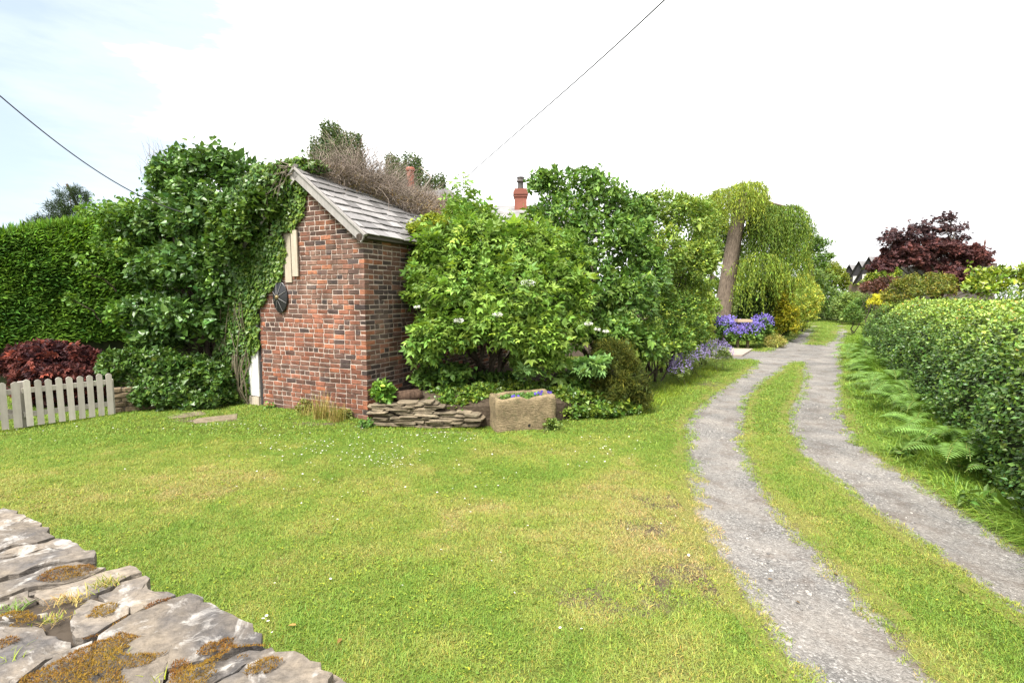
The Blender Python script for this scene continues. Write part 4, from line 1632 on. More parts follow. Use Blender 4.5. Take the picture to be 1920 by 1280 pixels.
straw, grn = (0.24, 0.20, 0.10), (0.12, 0.16, 0.03)
for (x, y, n, h, cols, lab) in [(560, 600, 90, 0.045, [straw, grn], 'olive tuft of thin grass rooted between slabs at the wall edge'),
                                (330, 690, 60, 0.04, [straw, (0.26, 0.17, 0.11)], 'dry straw-coloured weed tuft in the dirt between the wall slabs'),
                                (430, 680, 50, 0.04, [straw], 'dry straw-coloured weed tuft beside the broken wall slab'),
                                (80, 735, 40, 0.04, [(0.10, 0.17, 0.05)], 'small bright green weed in a joint of the wall top'),
                                (280, 790, 90, 0.03, [straw, grn, (0.2, 0.15, 0.12)], 'scrubby weed tuft in the dirt hollow of the wall top'),
                                (50, 1010, 20, 0.04, [grn, (0.15, 0.2, 0.03)], 'thin grass sprig near the corner of the wall top'),
                                (830, 1110, 10, 0.04, [(0.2, 0.24, 0.03)], 'thin yellow-green grass sprig growing out of the moss'),
                                (600, 980, 30, 0.03, [straw, grn], 'tiny pale weed growing in the large moss cushion')]:
    c = Z6(x, y)
    tag(tuft_on('weed_tuft', c, n, h, 0.003, cols, 0.6, None), lab, 'weed', 'weeds on the wall top')
g_ = Z6(700, 900)

# ------------------------------------------------------------------ picket fence and gate
def picket(p, u, n, w, h, th, mat, name, parent, zb=0.03):
    """Round-topped pale on the line p, along u, facing n."""
    V = []
    top = [(-w / 2, h - 0.025), (-w / 4, h - 0.006), (0, h), (w / 4, h - 0.006), (w / 2, h - 0.025)]
    prof = [(w / 2, zb), (-w / 2, zb)] + top
    lean = rng.normal(0, 0.008)
    for d in (0, th):
        for a, z in prof:
            V.append(p + u * (a + lean * z) + n * d + UZ * z)
    k = len(prof)
    me = bpy.data.meshes.new(name)
    me.from_pydata([tuple(v) for v in V], [], [list(range(k)), list(range(2 * k - 1, k - 1, -1))] + [[i, k + i, k + (i + 1) % k, (i + 1) % k] for i in range(k)])
    me.materials.append(mat)
    return link(name, me, parent)


FA, FB = G(47, 803), G(214, 779)
fu = unit(FB - FA)
fn = np.array([fu[1], -fu[0], 0])
if fn[1] > 0: fn = -fn                                  # towards the lawn
fl = np.linalg.norm(FB - FA)
fence = empty('picket_fence', (FA + FB) / 2, 'weathered wooden picket fence below the dark red shrub, ending at the low stone wall', 'fence')
NPK = 9
for i in range(NPK):
    p = FA + fu * (0.06 + (fl - 0.10) * i / (NPK - 1))
    picket(p, fu, fn, 0.076, 0.715 + rng.normal(0, 0.008), 0.022, FENCEWOOD, 'picket', fence)
for z in (0.17, 0.53):
    r = MB()
    r.box(FA - fn * 0.034 + UZ * z, fu * fl, fn * 0.032, UZ * 0.075)
    r.build('rail', FENCEWOOD, fence)
r = MB()
r.box(FB - fn * 0.12 - fu * 0.05 - UZ * 0.1, fu * 0.08, fn * 0.08, UZ * 0.70)
r.build('post', FENCEWOOD, fence)
gate = empty('picket_gate', FA - fu * 0.5, 'weathered picket gate with wide end post at the edge of the picture', 'gate')
GE = FA - fu * 0.015
for i, (s, w) in enumerate(((0.055, 0.09), (0.19, 0.076), (0.33, 0.076), (0.47, 0.076), (0.61, 0.076), (0.75, 0.076))):
    picket(GE - fu * s, fu, fn, w, 0.715 + rng.normal(0, 0.006), 0.024, FENCEWOOD, 'picket' if i else 'end_pale', gate)
for z in (0.17, 0.53):
    r = MB()
    r.box(GE - fu * 0.82 - fn * 0.034 + UZ * z, fu * 0.80, fn * 0.032, UZ * 0.075)
    r.build('rail', FENCEWOOD, gate)
r = MB()
a, b = GE - fu * 0.80 - fn * 0.036 + UZ * 0.55, GE - fu * 0.06 - fn * 0.036 + UZ * 0.24
r.box(a - UZ * 0.03, b - a, -fn * 0.02, UZ * 0.07)
r.build('brace', FENCEWOOD, gate)
gp = empty('gate_post', FA - fn * 0.06, 'square wooden post between the picket gate and the picket fence', 'post')
r = MB()
r.box(FA - fn * 0.13 - fu * 0.03 - UZ * 0.2, fu * 0.08, fn * 0.08, UZ * 0.90)
r.build('post_shaft', FENCEWOOD, gp)

# low garden wall under the ivy
WA, WB = G(205, 776), SH(GW + 0.02, 0.35, 0)
wu = unit(WB - WA)
wn_ = np.array([wu[1], -wu[0], 0])
if wn_[1] > 0: wn_ = -wn_
wlen = np.linalg.norm(WB - WA)
gwall = empty('garden_wall', (WA + WB) / 2, 'low honey-coloured stone garden wall mostly hidden by ivy, beside the picket fence', 'stone wall')
r = MB()
r.box(WA - wn_ * 0.30 - UZ * 0.05, wu * wlen, wn_ * 0.27, UZ * 0.46, (0.16, 0.13, 0.10))
r.build('core', SOLID, gwall)
z = 0.0
while z < 0.42:
    h = rng.uniform(0.07, 0.11)
    s = 0.0
    while s < wlen - 0.05:
        L = min(rng.uniform(0.14, 0.34), wlen - s)
        blob_stone(WA + wu * (s + L / 2) - wn_ * 0.06 + UZ * (z + h / 2), wu, wn_, UZ, L * 0.96, 0.14, h * 0.93, WALLSTONE, 'stone', gwall, 0.2)
        s += L
    z += h

# worn flags by the shed door
for i, (q, w, d, lab) in enumerate((((352, 778), 0.5, 0.35, 'worn brown flagstone sunk in the lawn below the ivy mound'), ((405, 785), 0.6, 0.4, 'worn brown flagstone sunk in the lawn in front of the white door'))):
    g = G(*q)
    o = blob_stone(g - UZ * 0.012, wu, wn_, UZ, w, d, 0.05, FLATSTONE, 'flagstone', None, 0.3)
    tag(o, lab, 'flagstone', 'flagstones by the shed door')


# ------------------------------------------------------------------ ivy
IVYC, IVYY = (0.034, 0.076, 0.020), (0.095, 0.155, 0.034)
ivy = empty('gable_ivy', SH(2.9, -0.05, 0), 'thick green ivy climbing over the left half of the brick gable and the ridge', 'ivy')
n = 27000
t = rng.uniform(1.0, GW + 0.35, n)
z = rng.uniform(0.0, 4.45, n)
edge = np.interp(z, [0, 0.92, 1.03, 1.7, 2.03, 2.42, 3.11, 3.40, 3.65, 4.0, 4.4], [2.74, 2.74, 2.45, 2.37, 2.09, 1.80, 1.43, 1.24, 1.14, 1.12, 1.25])
nn = 0.10 * vnoise(t, z, 3.0, 91) + 0.05 * vnoise(t, z, 9.0, 92)
top = EAVE + SLOPE * t
keep = (t > edge + nn) & ((z < top - 0.06) | (t > 1.22))
keep &= (z < 4.16 - 0.5 * np.maximum(t - 1.75, 0) ** 1.6 + 0.08 * vnoise(t, z, 4, 93))
bare = np.exp(-((t - 1.93 - (z - 3.1) * -0.5) / 0.07) ** 2) * ((z > 3.0) & (z < 3.42))
keep &= rng.random(n) > bare * 0.95
hat = (t > 1.3) & (t < 1.73 - 0.06 * vnoise(z, z, 4, 95)) & (z > 2.14) & (z < 3.06)
keep &= ~hat
thick = 0.03 + 0.16 * np.clip((t - edge) / 0.6, 0, 1) * (0.6 + 0.5 * vnoise(t, z, 2.2, 94)) + 0.2 * sstep(3.3, 3.9, z) * sstep(1.2, 1.7, t)
t, z, thick = t[keep], z[keep], thick[keep]
m = len(t)
dep = thick * np.sqrt(rng.random(m)) + 0.012
Bp = C0 + np.outer(t, UG) + np.outer(z, UZ) - np.outer(dep, US)
Dv = -UZ * 0.9 + rng.normal(0, 0.45, (m, 3)) - US * 0.15
Nv = -US * 0.9 + UZ * 0.35 + rng.normal(0, 0.28, (m, 3))
ya = np.clip(rng.normal(0.15, 0.25, m) + 0.45 * np.exp(-((t - np.interp(z, [0, 1.03, 1.7, 2.42, 3.11, 3.65, 4.0], [2.7, 2.45, 2.37, 1.8, 1.43, 1.14, 1.12])) / 0.25) ** 2) + 0.4 * (z > 3.95), 0, 1)
L = rng.uniform(0.045, 0.085, m)
place_leaves(T_IVY, Bp, Dv, Nv, L, L, colours(m, IVYC, IVYY, ya, 0.2), LEAF_GLOSS, 'foliage', ivy)
# ivy spilling over the ridge
lob = [(SH(1.62, 0.12, 4.02), np.array([0.42, 0.40, 0.20])), (SH(2.2, 0.2, 3.82), np.array([0.45, 0.45, 0.28])), (SH(1.28, 0.25, 4.10), np.array([0.26, 0.3, 0.13])), (SH(3.1, 0.1, 3.45), np.array([0.4, 0.4, 0.5])), (SH(2.3, -0.1, 3.4), np.array([0.45, 0.25, 0.35])), (SH(3.05, -0.1, 3.0), np.array([0.4, 0.25, 0.4])), (SH(2.35, -0.32, 3.12), np.array([0.34, 0.2, 0.36])), (SH(2.75, -0.34, 2.8), np.array([0.34, 0.2, 0.36])), (SH(1.9, -0.28, 3.5), np.array([0.3, 0.18, 0.3]))]
crown(ivy, lob, 2100, 5, 0.22, 0.075, 1.0, IVYC, IVYY, T_IVY, LEAF_GLOSS, name='ridge_foliage', up=0.3, yamp=1.0)
vs = MB()
for _ in range(20):
    t0 = rng.uniform(2.75, 3.25)
    pts_ = [SH(t0, -0.05, 0.0)]
    for q in np.linspace(0.3, rng.uniform(1.2, 2.2), 5):
        t0 += rng.normal(0, 0.06)
        pts_.append(SH(t0, -0.06 - rng.uniform(0, 0.12), q))
    vs.tube(pts_, np.linspace(0.014, 0.005, 6), 4, (0.16, 0.135, 0.09))
for _ in range(26):
    a = SH(rng.uniform(1.2, 1.8), -0.2, rng.uniform(3.8, 4.1))
    vs.tube(limb(a, a + UG * rng.uniform(0.1, 0.7) - UZ * rng.uniform(-0.1, 0.6) - US * 0.1, 0.2, 5), np.linspace(0.008, 0.003, 5), 4, (0.17, 0.14, 0.11))
vs.build('vine_stem', TWIG, ivy)['kind'] = 'stuff'

mound = [LB(235, 692, 8.75, 45, 42, 0.35), LB(208, 690, 8.55, 22, 34, 0.25), LB(300, 690, 8.85, 70, 38, 0.4), LB(370, 705, 9.0, 55, 42, 0.4), LB(300, 735, 8.6, 60, 32, 0.3), LB(360, 750, 8.65, 50, 20, 0.25), LB(420, 720, 9.0, 30, 45, 0.3)]
iv2 = empty('wall_ivy', WA + wu * wlen * 0.5, 'dense dark ivy mound smothering the low garden wall', 'ivy')
crown(iv2, mound, 2700, 6, 0.2, 0.058, 1.0, (0.032, 0.075, 0.02), (0.09, 0.14, 0.03), T_IVY, LEAF_GLOSS, name='foliage', zmin=-0.9, bump=0.25, nb=22, yamp=0.8, up=0.1, flat=0.35)
stems(iv2, WA + wu * wlen * 0.5, mound, 0.015, 5, 'vine_stem')

# ------------------------------------------------------------------ conifer hedge
hed = empty('conifer_hedge', (-9.5, 10.6, 0), 'tall clipped dark green conifer hedge behind the picket fence', 'hedge')
H0, H1 = np.array([-15.5, 9.3, 0]), np.array([-5.6, 11.6, 0])
hu = unit(H1 - H0)
hn = np.array([hu[1], -hu[0], 0])
if hn[1] > 0: hn = -hn
hl = np.linalg.norm(H1 - H0)
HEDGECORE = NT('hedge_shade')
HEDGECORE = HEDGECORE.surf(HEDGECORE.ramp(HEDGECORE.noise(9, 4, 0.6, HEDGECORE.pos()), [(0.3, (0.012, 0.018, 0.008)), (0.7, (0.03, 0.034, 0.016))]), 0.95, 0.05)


def hedge_top(s):
    return 3.12 + 0.02 * s + 0.16 * np.maximum(s - 5.0, 0) + 0.06 * vnoise(s, s * 0.3, 0.8, 101)


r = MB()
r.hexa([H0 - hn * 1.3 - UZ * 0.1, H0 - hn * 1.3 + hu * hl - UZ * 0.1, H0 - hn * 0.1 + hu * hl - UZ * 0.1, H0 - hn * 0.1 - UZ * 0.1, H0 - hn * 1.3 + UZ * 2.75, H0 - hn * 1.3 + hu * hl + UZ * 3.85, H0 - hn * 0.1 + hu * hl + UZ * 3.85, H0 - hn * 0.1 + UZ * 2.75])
r.build('core', HEDGECORE, hed)  # solid dark filler behind the sprays, added to block light
n = 62000
s = rng.uniform(3.2, hl, n)
f = rng.random(n)
ontop = rng.random(n) < 0.16
hz = hedge_top(s)
zz = np.where(ontop, hz, rng.uniform(0.25, 1, n) ** 0.9 * hz)
out = np.where(ontop, rng.uniform(-1.3, 0.05, n), 0.05 + 0.10 * vnoise(s, zz, 0.9, 102) + 0.05 * vnoise(s, zz, 3, 103) - 0.12 * np.maximum(zz - hz + 0.3, 0) / 0.3) - 0.14 * rng.random(n) ** 2
Bp = H0 + np.outer(s, hu) + np.outer(out, hn) + np.outer(zz, UZ)
Dv = np.where(ontop[:, None], UZ * 0.8 + hn * 0.2, hn * 0.5 + hu * 0.75 + UZ * 0.25) + rng.normal(0, 0.26, (n, 3))
Nv = np.where(ontop[:, None], hn, UZ * 0.5 + hn * 0.6) + rng.normal(0, 0.35, (n, 3))
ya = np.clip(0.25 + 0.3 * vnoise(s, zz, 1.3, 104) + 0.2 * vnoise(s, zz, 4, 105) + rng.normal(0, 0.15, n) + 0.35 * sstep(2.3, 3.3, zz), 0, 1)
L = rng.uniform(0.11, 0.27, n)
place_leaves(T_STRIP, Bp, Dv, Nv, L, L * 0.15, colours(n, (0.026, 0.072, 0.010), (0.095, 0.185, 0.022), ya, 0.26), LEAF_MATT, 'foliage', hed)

# ------------------------------------------------------------------ broad-leaved tree between hedge and shed
LIL, LILY = (0.036, 0.082, 0.025), (0.092, 0.165, 0.044)
ll = [LB(335, 330, 10.4, 55, 50), LB(400, 315, 10.3, 60, 42), LB(460, 335, 10.2, 50, 40), LB(315, 410, 10.1, 52, 52), LB(385, 400, 9.8, 75, 65), LB(450, 420, 9.9, 50, 70), LB(310, 500, 9.8, 52, 50),
      LB(375, 500, 9.4, 70, 60), LB(430, 540, 9.4, 55, 60), LB(285, 585, 9.5, 50, 42), LB(345, 590, 9.2, 60, 40), LB(265, 425, 10.6, 40, 36), LB(400, 610, 9.3, 40, 30), LB(295, 632, 9.5, 50, 24)]
lil = bush('broadleaf_tree', 'large dark broad-leaved tree crowding between conifer hedge and ivy-clad shed', 'tree', ll, G(400, 735), 2900, 8, 0.5, 0.092, 0.80, LIL, LILY, 0.055, 8,
           T=T_HEART, mat=LEAF_GLOSS, bump=0.42, nb=9, fill=0.25, up=0.15, flat=0.45, yamp=0.85, rough=0.22)
# sprays of it reaching over the hedge, bare tips above
sp_ = [LB(225, 590, 9.3, 26, 28), LB(215, 400, 10.3, 45, 18), LB(255, 395, 10.3, 40, 22), LB(195, 450, 10.4, 20, 30), LB(180, 395, 10.5, 30, 14), LB(230, 470, 10.2, 25, 25), LB(160, 500, 10.3, 14, 14), LB(130, 560, 10.2, 12, 14)]
hop = empty('hedge_creeper', G(250, 720), 'leafy light green creeper straggling over the top of the conifer hedge', 'creeper')
crown(hop, sp_, 330, 6, 0.35, 0.085, 0.72, (0.055, 0.12, 0.028), (0.14, 0.23, 0.04), T_OVATE, LEAF, name='foliage', fill=0.15)
vt = MB()
for c_, r_ in sp_:
    b_ = c_ + np.array([0.25, 0.45, -0.5])
    vt.tube(limb(b_, c_, 0.05, 6), np.linspace(0.02, 0.006, 6), 4, (0.09, 0.075, 0.05))
vt.build('vine_stem', TWIG, hop)['kind'] = 'stuff'
bt = MB()
for _ in range(60):
    a = P(rng.uniform(270, 330), rng.uniform(290, 340), 10.4)
    bt.tube(limb(a, a + np.array([rng.normal(-0.05, 0.12), 0, rng.uniform(0.12, 0.45)]), 0.02, 4), np.linspace(0.005, 0.0015, 4), 3, (0.16, 0.13, 0.11))
bt.build('bare_twigs', TWIG, lil)['kind'] = 'stuff'

# dark red shrub over the fence
rm = [LB(95, 672, 9.0, 70, 36, 0.5), LB(45, 682, 8.9, 45, 28, 0.45), LB(150, 680, 9.1, 42, 26, 0.4), LB(100, 700, 8.7, 75, 22, 0.4), LB(100, 735, 9.0, 70, 28, 0.35), LB(170, 725, 9.0, 40, 30, 0.3)]
bush('red_shrub', 'low dark red maple shrub spreading above the picket fence', 'shrub', rm, G(100, 745), 1700, 6, 0.25, 0.085, 1.0, (0.055, 0.020, 0.022), (0.27, 0.066, 0.040), 0.025, 5,
     T=T_MAPLE, mat=REDLEAF, bump=0.28, nb=20, up=0.05, flat=0.75, yamp=1.1, fill=0.35)

# pine beyond the hedge
def needle_tree(name, label, lobes, base, r0, c0, c1, n, ln, trunk_top):
    root = empty(name, base, label, 'tree')
    crown(root, lobes, n, 9, ln * 2.2, ln, 0.10, c0, c1, T_STRIP, LEAF_MATT, up=0.35, spread=0.9, bump=0.4, nb=9, fill=0.1, flat=0.3)
    MB().tube(limb(base, trunk_top, 0.0, 7), np.linspace(r0, r0 * 0.3, 7), 8, (0.09, 0.07, 0.05), 0.06).build('trunk', BARK, root, True)
    stems(root, np.asarray(base) * 0.4 + np.asarray(trunk_top) * 0.6, lobes, r0 * 0.3, None, 'limb', reach=0.9)
    return root


pb = P(125, 345, 30)
needle_tree('pine_tree', 'dark pine tree standing beyond the conifer hedge', [LB(135, 365, 30, 24, 17), LB(120, 390, 30, 28, 15), LB(155, 380, 30, 16, 20), LB(95, 410, 30, 26, 12), LB(72, 420, 30, 16, 10), LB(140, 410, 30, 34, 22)],
            (pb[0], 30, 0), 0.22, (0.013, 0.026, 0.014), (0.035, 0.06, 0.026), 700, 0.26, pb)


# birches far behind the shed
def birch(name, label, lobes, base, top, n):
    root = empty(name, base, label, 'tree')
    tips, out_ = shell(lobes, n, 0.5, -0.3, 7, 0.2, 0.8)
    k = 9
    S = len(tips)
    tt = np.linspace(0, 1, k)[None]
    Ls = rng.uniform(0.6, 2.0, S)[:, None]
    pts_ = tips[:, None] + np.stack([rng.normal(0, 0.06, (S, k)), rng.normal(0, 0.06, (S, k)), -Ls * tt], -1)
    B_ = pts_.reshape(-1, 3)
    D_ = rng.normal(0, 0.5, B_.shape) - UZ * 0.7
    N_ = rng.normal(0, 0.6, B_.shape) + UZ * 0.4
    L_ = rng.uniform(0.09, 0.16, len(B_))
    place_leaves(T_DIAM, B_, D_, N_, L_, L_ * 0.7, colours(len(B_), (0.030, 0.056, 0.022), (0.07, 0.10, 0.042), np.clip(rng.normal(0.3, 0.3, len(B_)), 0, 1)), LEAF, 'crown', root)
    MB().tube(limb(base, top, 0.0, 8), np.linspace(0.16, 0.03, 8), 7, (0.30, 0.28, 0.25), 0.05).build('trunk', BARK, root, True)
    b_ = MB()
    mid = np.asarray(base) * 0.3 + np.asarray(top) * 0.7
    for c_, r_ in lobes:
        for _ in range(4):
            e = c_ + rdir(1)[0] * r_ * 0.8
            b_.tube(limb(mid, e, 0.08, 5), np.linspace(0.035, 0.008, 5), 4, (0.16, 0.13, 0.11))
    b_.build('branches', TWIG, root)['kind'] = 'stuff'
    return root


b1 = P(632, 225, 30)
birch('birch_tree', 'tallest weeping birch rising behind the shed roof', [LB(618, 235, 30, 14, 14), LB(628, 250, 30, 20, 18), LB(600, 262, 30, 18, 10), LB(655, 265, 30, 24, 16), LB(672, 262, 30, 10, 10), LB(630, 285, 30, 34, 22), LB(605, 290, 30, 20, 22), LB(650, 300, 30, 35, 22)],
      (b1[0] + 0.4, 30, 0), b1, 1500)
b2 = P(765, 290, 32)
birch('birch_tree', 'smaller sparse birch behind the orange chimney pot', [LB(735, 300, 32, 14, 14), LB(770, 300, 32, 20, 14), LB(750, 325, 32, 26, 18), LB(790, 330, 32, 18, 18), LB(822, 332, 32, 12, 10), LB(812, 345, 32, 18, 12)],
      (b2[0], 32, 0), b2, 800)

# ------------------------------------------------------------------ dead creeper on the roof
dead = empty('dead_creeper', SH(RT, 1.0, RIDGE), 'tangle of dead grey-brown creeper twigs over the shed ridge', 'creeper')
tg = MB()
n = 5200
for i in range(n):
    s = rng.uniform(0.0, 1.0) ** 0.75 * 4.9
    dm_ = min(0.08 + 0.30 * s + 0.05 * math.sin(s * 4), 1.45)
    d = rng.uniform(-0.15, 1.0) * dm_
    b = APEX + US * s + RD * max(d, 0) + LD * max(-d, 0) + RN * 0.02
    hgt = (0.12 + 0.80 * min(s / 0.8, 1)) * rng.uniform(0.35, 1.15) * (1 - 0.45 * max(d, 0) / dm_) * (1.0 + 0.2 * math.sin(s * 6)) * (1.0 - 0.5 * min(max((s - 1.5) / 1.5, 0), 1))
    dr = unit(UZ * 0.9 + RN * 0.3 + rng.normal(0, 0.45, 3))
    p = [b]
    for k in range(4):
        dr = unit(dr + rng.normal(0, 0.35, 3) + np.array([0, 0, -0.08 * k]))
        p.append(p[-1] + dr * hgt / 3.2)
    g_ = rng.uniform(0.7, 1.25)
    tg.tube(p, np.linspace(rng.uniform(0.003, 0.007), 0.0016, 5), 3, np.array((0.235, 0.19, 0.155)) * g_, cap=False)
tg.build('twigs', TWIG, dead)['kind'] = 'stuff'
n = 8000
s = rng.uniform(0, 1, n) ** 0.8 * 4.9
dm_ = np.minimum(0.10 + 0.30 * s, 1.45)
d = rng.uniform(0, 1, n) * dm_
Bp = APEX + np.outer(s, US) + np.outer(d, RD) + np.outer(0.04 + rng.uniform(0, 0.25, n) * np.minimum(s + 0.3, 1), UZ)
L = rng.uniform(0.03, 0.07, n)
place_leaves(T_DIAM, Bp, rng.normal(0, 1, (n, 3)), rng.normal(0, 1, (n, 3)), L, L * 0.4, colours(n, (0.16, 0.115, 0.08), (0.27, 0.22, 0.16), rng.random(n), 0.2), LEAF_MATT, 'dead_leaves', dead)['kind'] = 'stuff'
gl = [LB(812, 412, 9.3, 24, 10, 0.3), LB(785, 428, 9.0, 22, 10, 0.25), LB(832, 424, 9.2, 24, 11, 0.3)]
bush('golden_climber', 'bright yellow-green climber along the shed eaves above the elder', 'climber', gl, SH(-0.25, 1.6, 0.4), 420, 6, 0.16, 0.055, 0.7, (0.12, 0.175, 0.035), (0.27, 0.30, 0.045), 0.015, 4, yamp=1.2, T=T_DIAM)

# ------------------------------------------------------------------ elder
ELD, ELDY = (0.082, 0.155, 0.036), (0.195, 0.295, 0.068)
el = [LB(905, 470, 9.3, 105, 55), LB(985, 480, 9.3, 80, 60), LB(840, 480, 9.0, 70, 55), LB(870, 540, 8.7, 85, 65), LB(960, 550, 8.6, 90, 70), LB(1030, 540, 8.9, 55, 75), LB(800, 540, 8.6, 38, 55),
      LB(835, 620, 8.3, 58, 50), LB(920, 610, 8.2, 70, 48), LB(1010, 620, 8.5, 70, 60), LB(1055, 610, 8.8, 40, 50), LB(800, 650, 8.2, 30, 35), LB(1010, 670, 8.5, 50, 30), LB(1072, 560, 9.0, 36, 52), LB(1055, 480, 9.5, 44, 46), LB(880, 410, 9.5, 50, 24)]
elder = bush('elder_bush', 'large fresh green elder bush with white flower heads behind the stone trough', 'bush', el, np.array([-0.35, 9.1, 0.42]), 3100, 5, 0.34, 0.185, 1.0, ELD, ELDY, 0.045, 9,
             T=T_ELDER, mat=LEAF, bump=0.34, nb=16, fill=0.28, up=0.15, spread=1.0, flat=0.6, yamp=0.9)
shoots = [LB(868, 352, 9.4, 12, 16, 0.2), LB(850, 372, 9.4, 14, 10, 0.2), LB(880, 375, 9.4, 14, 12, 0.2), LB(855, 395, 9.4, 18, 12, 0.2), LB(900, 400, 9.4, 26, 12, 0.3)]
crown(elder, shoots, 34, 4, 0.22, 0.18, 1.0, ELD, ELDY, T_ELDER, LEAF, name='top_shoot', fill=0.1)


def umbel(px, py, Y, r, parent):
    c = P(px, py, Y)
    n = 120
    a = rng.uniform(0, 6.28, n)
    q = np.sqrt(rng.random(n)) * r
    pts_ = c + np.stack([q * np.cos(a), q * np.sin(a) * 0.8, 0.012 - 2.2 * q * q + 0.45 * q * np.sin(a) + rng.normal(0, 0.005, n)], 1)
    L = np.full(n, 0.019)
    place_leaves(T_DIAM, pts_, np.stack([np.cos(a), np.sin(a), np.zeros(n)], 1), UZ + rng.normal(0, 0.3, (n, 3)), L, L, np.tile((0.80, 0.79, 0.74), (n, 1)), PETAL, 'flower_head', parent)
    st = MB()
    st.tube([c - UZ * 0.12 + [0, 0.08, 0], c - UZ * 0.02], [0.004, 0.003], 4, (0.1, 0.15, 0.04))
    for k in range(7):
        w = k * 0.9
        st.tube([c - UZ * 0.03, c + np.array([math.cos(w) * r * 0.6, math.sin(w) * r * 0.6, -0.003])], 0.0015, 3, (0.12, 0.16, 0.05), cap=False)
    st.build('flower_stalk', TWIG, parent)


for (x, y, Y, r) in [(990, 529, 7.6, 0.11), (933, 590, 7.35, 0.065), (860, 601, 7.5, 0.07), (1104, 607, 8.1, 0.065), (1120, 618, 8.2, 0.045), (782, 576, 7.95, 0.04), (1136, 622, 8.3, 0.045)]:
    umbel(x, y, Y, r, elder)

# ------------------------------------------------------------------ trees and shrubs right of the elder
ct = [LB(1025, 345, 11.3, 38, 34), LB(1085, 350, 11.3, 60, 36), LB(1130, 380, 11.2, 60, 45), LB(1060, 410, 11, 75, 55), LB(1130, 450, 10.6, 75, 60), LB(1180, 470, 10.7, 50, 70), LB(1110, 530, 10, 65, 65), LB(1175, 560, 10.1, 65, 65),
      LB(1140, 620, 9.6, 60, 45), LB(1200, 640, 10, 45, 45), LB(1180, 400, 11.4, 50, 40), LB(1215, 520, 10.8, 45, 60)]
bush('climber_clad_tree', 'tall dark green tree smothered in climber behind the elder', 'tree', ct, np.array([1.9, 10.9, 0.2]), 2500, 7, 0.38, 0.105, 0.62, (0.050, 0.108, 0.028), (0.125, 0.205, 0.045), 0.06, 7,
     T=T_LEAF4, bump=0.34, nb=14, fill=0.3, up=0.0, flat=0.45, yamp=0.9)
cs = [LB(1235, 405, 12.6, 58, 48), LB(1285, 410, 13, 50, 52), LB(1318, 412, 14.2, 32, 46), LB(1240, 480, 11.8, 55, 60), LB(1295, 490, 12.6, 45, 60), LB(1322, 480, 13.6, 30, 55), LB(1290, 550, 12.8, 42, 40)]
bush('lilac_shrub', 'tall loose light green shrub beside the climber-clad tree', 'shrub', cs, np.array([4.0, 13.0, 0]), 2000, 7, 0.36, 0.085, 0.6, (0.085, 0.148, 0.036), (0.215, 0.275, 0.066), 0.04, 8,
     T=T_LEAF4, bump=0.36, nb=12, fill=0.3, up=0.2, yamp=1.0)
ds = [LB(1235, 580, 11.0, 40, 55), LB(1280, 590, 11.8, 40, 50), LB(1225, 650, 10.2, 32, 50), LB(1265, 640, 11, 38, 42), LB(1300, 620, 12.6, 30, 44)]
bush('border_shrub', 'mixed dark and lime green shrub at the grass edge below the lilac shrub', 'shrub', ds, np.array([3.3, 11.5, 0]), 1250, 6, 0.26, 0.065, 0.6, (0.055, 0.115, 0.028), (0.20, 0.26, 0.05), 0.025, 6,
     T=T_LEAF4, bump=0.3, nb=14, fill=0.3, yamp=1.0)
yw = [LB(1155, 685, 8.7, 46, 52, 0.42), LB(1180, 715, 8.5, 36, 46, 0.38), LB(1145, 735, 8.4, 44, 34, 0.38), LB(1130, 665, 8.9, 30, 30, 0.3), LB(1200, 745, 8.45, 24, 26, 0.3)]
bush('yew_bush', 'small bronze-green yew bush between the elder and the lawn', 'bush', yw, G(1160, 764), 2300, 11, 0.26, 0.06, 0.16, (0.026, 0.040, 0.009), (0.105, 0.105, 0.018), 0.02, 5, T=T_STRIP, mat=LEAF_MATT, bump=0.3, nb=20, fill=0.3, up=0.25, spread=0.8, yamp=0.9)
sy = [LB(1105, 690, 8.2, 32, 20, 0.25), LB(1125, 675, 8.3, 20, 14, 0.2), LB(985, 695, 8.0, 20, 12, 0.2)]
bush('sycamore_seedling', 'young sycamore with large pale lobed leaves in front of the yew', 'sapling', sy, G(1105, 775) + [0, 0.5, 0.1], 42, 4, 0.2, 0.15, 1.0, (0.075, 0.15, 0.06), (0.12, 0.2, 0.08), 0.012, 3, T=T_MAPLE, flat=0.8, fill=0.0)
gi_ = [LB(1110, 752, 8.3, 70, 24, 0.3), LB(1165, 752, 8.6, 40, 22, 0.3), LB(1060, 745, 8.15, 45, 26, 0.3), LB(985, 730, 8.3, 70, 18, 0.3), LB(890, 765, 7.75, 20, 34, 0.22), LB(905, 735, 8.0, 40, 18, 0.3), LB(840, 735, 8.1, 45, 12, 0.3), LB(875, 745, 7.9, 25, 20, 0.25), LB(1075, 770, 7.9, 34, 14, 0.2), LB(1130, 770, 8.05, 40, 13, 0.2), LB(1180, 765, 8.3, 28, 12, 0.2), LB(800, 765, 7.72, 14, 8, 0.1), LB(862, 765, 7.62, 24, 22, 0.12), LB(890, 785, 7.55, 16, 16, 0.12), LB(840, 750, 7.7, 20, 10, 0.15)]
gv = empty('ground_ivy', np.array([0.8, 8.4, 0.2]), 'yellow-splashed ivy carpeting the bank behind and beside the trough', 'ivy')
crown(gv, gi_, 2600, 6, 0.18, 0.05, 1.0, (0.045, 0.095, 0.02), (0.20, 0.25, 0.042), T_IVY, LEAF_GLOSS, name='foliage', zmin=-0.7, bump=0.3, nb=16, yamp=0.8, up=0.3, flat=0.6)
stems(gv, np.array([0.8, 8.5, 0.3]), gi_, 0.012, 4, 'vine_stem')
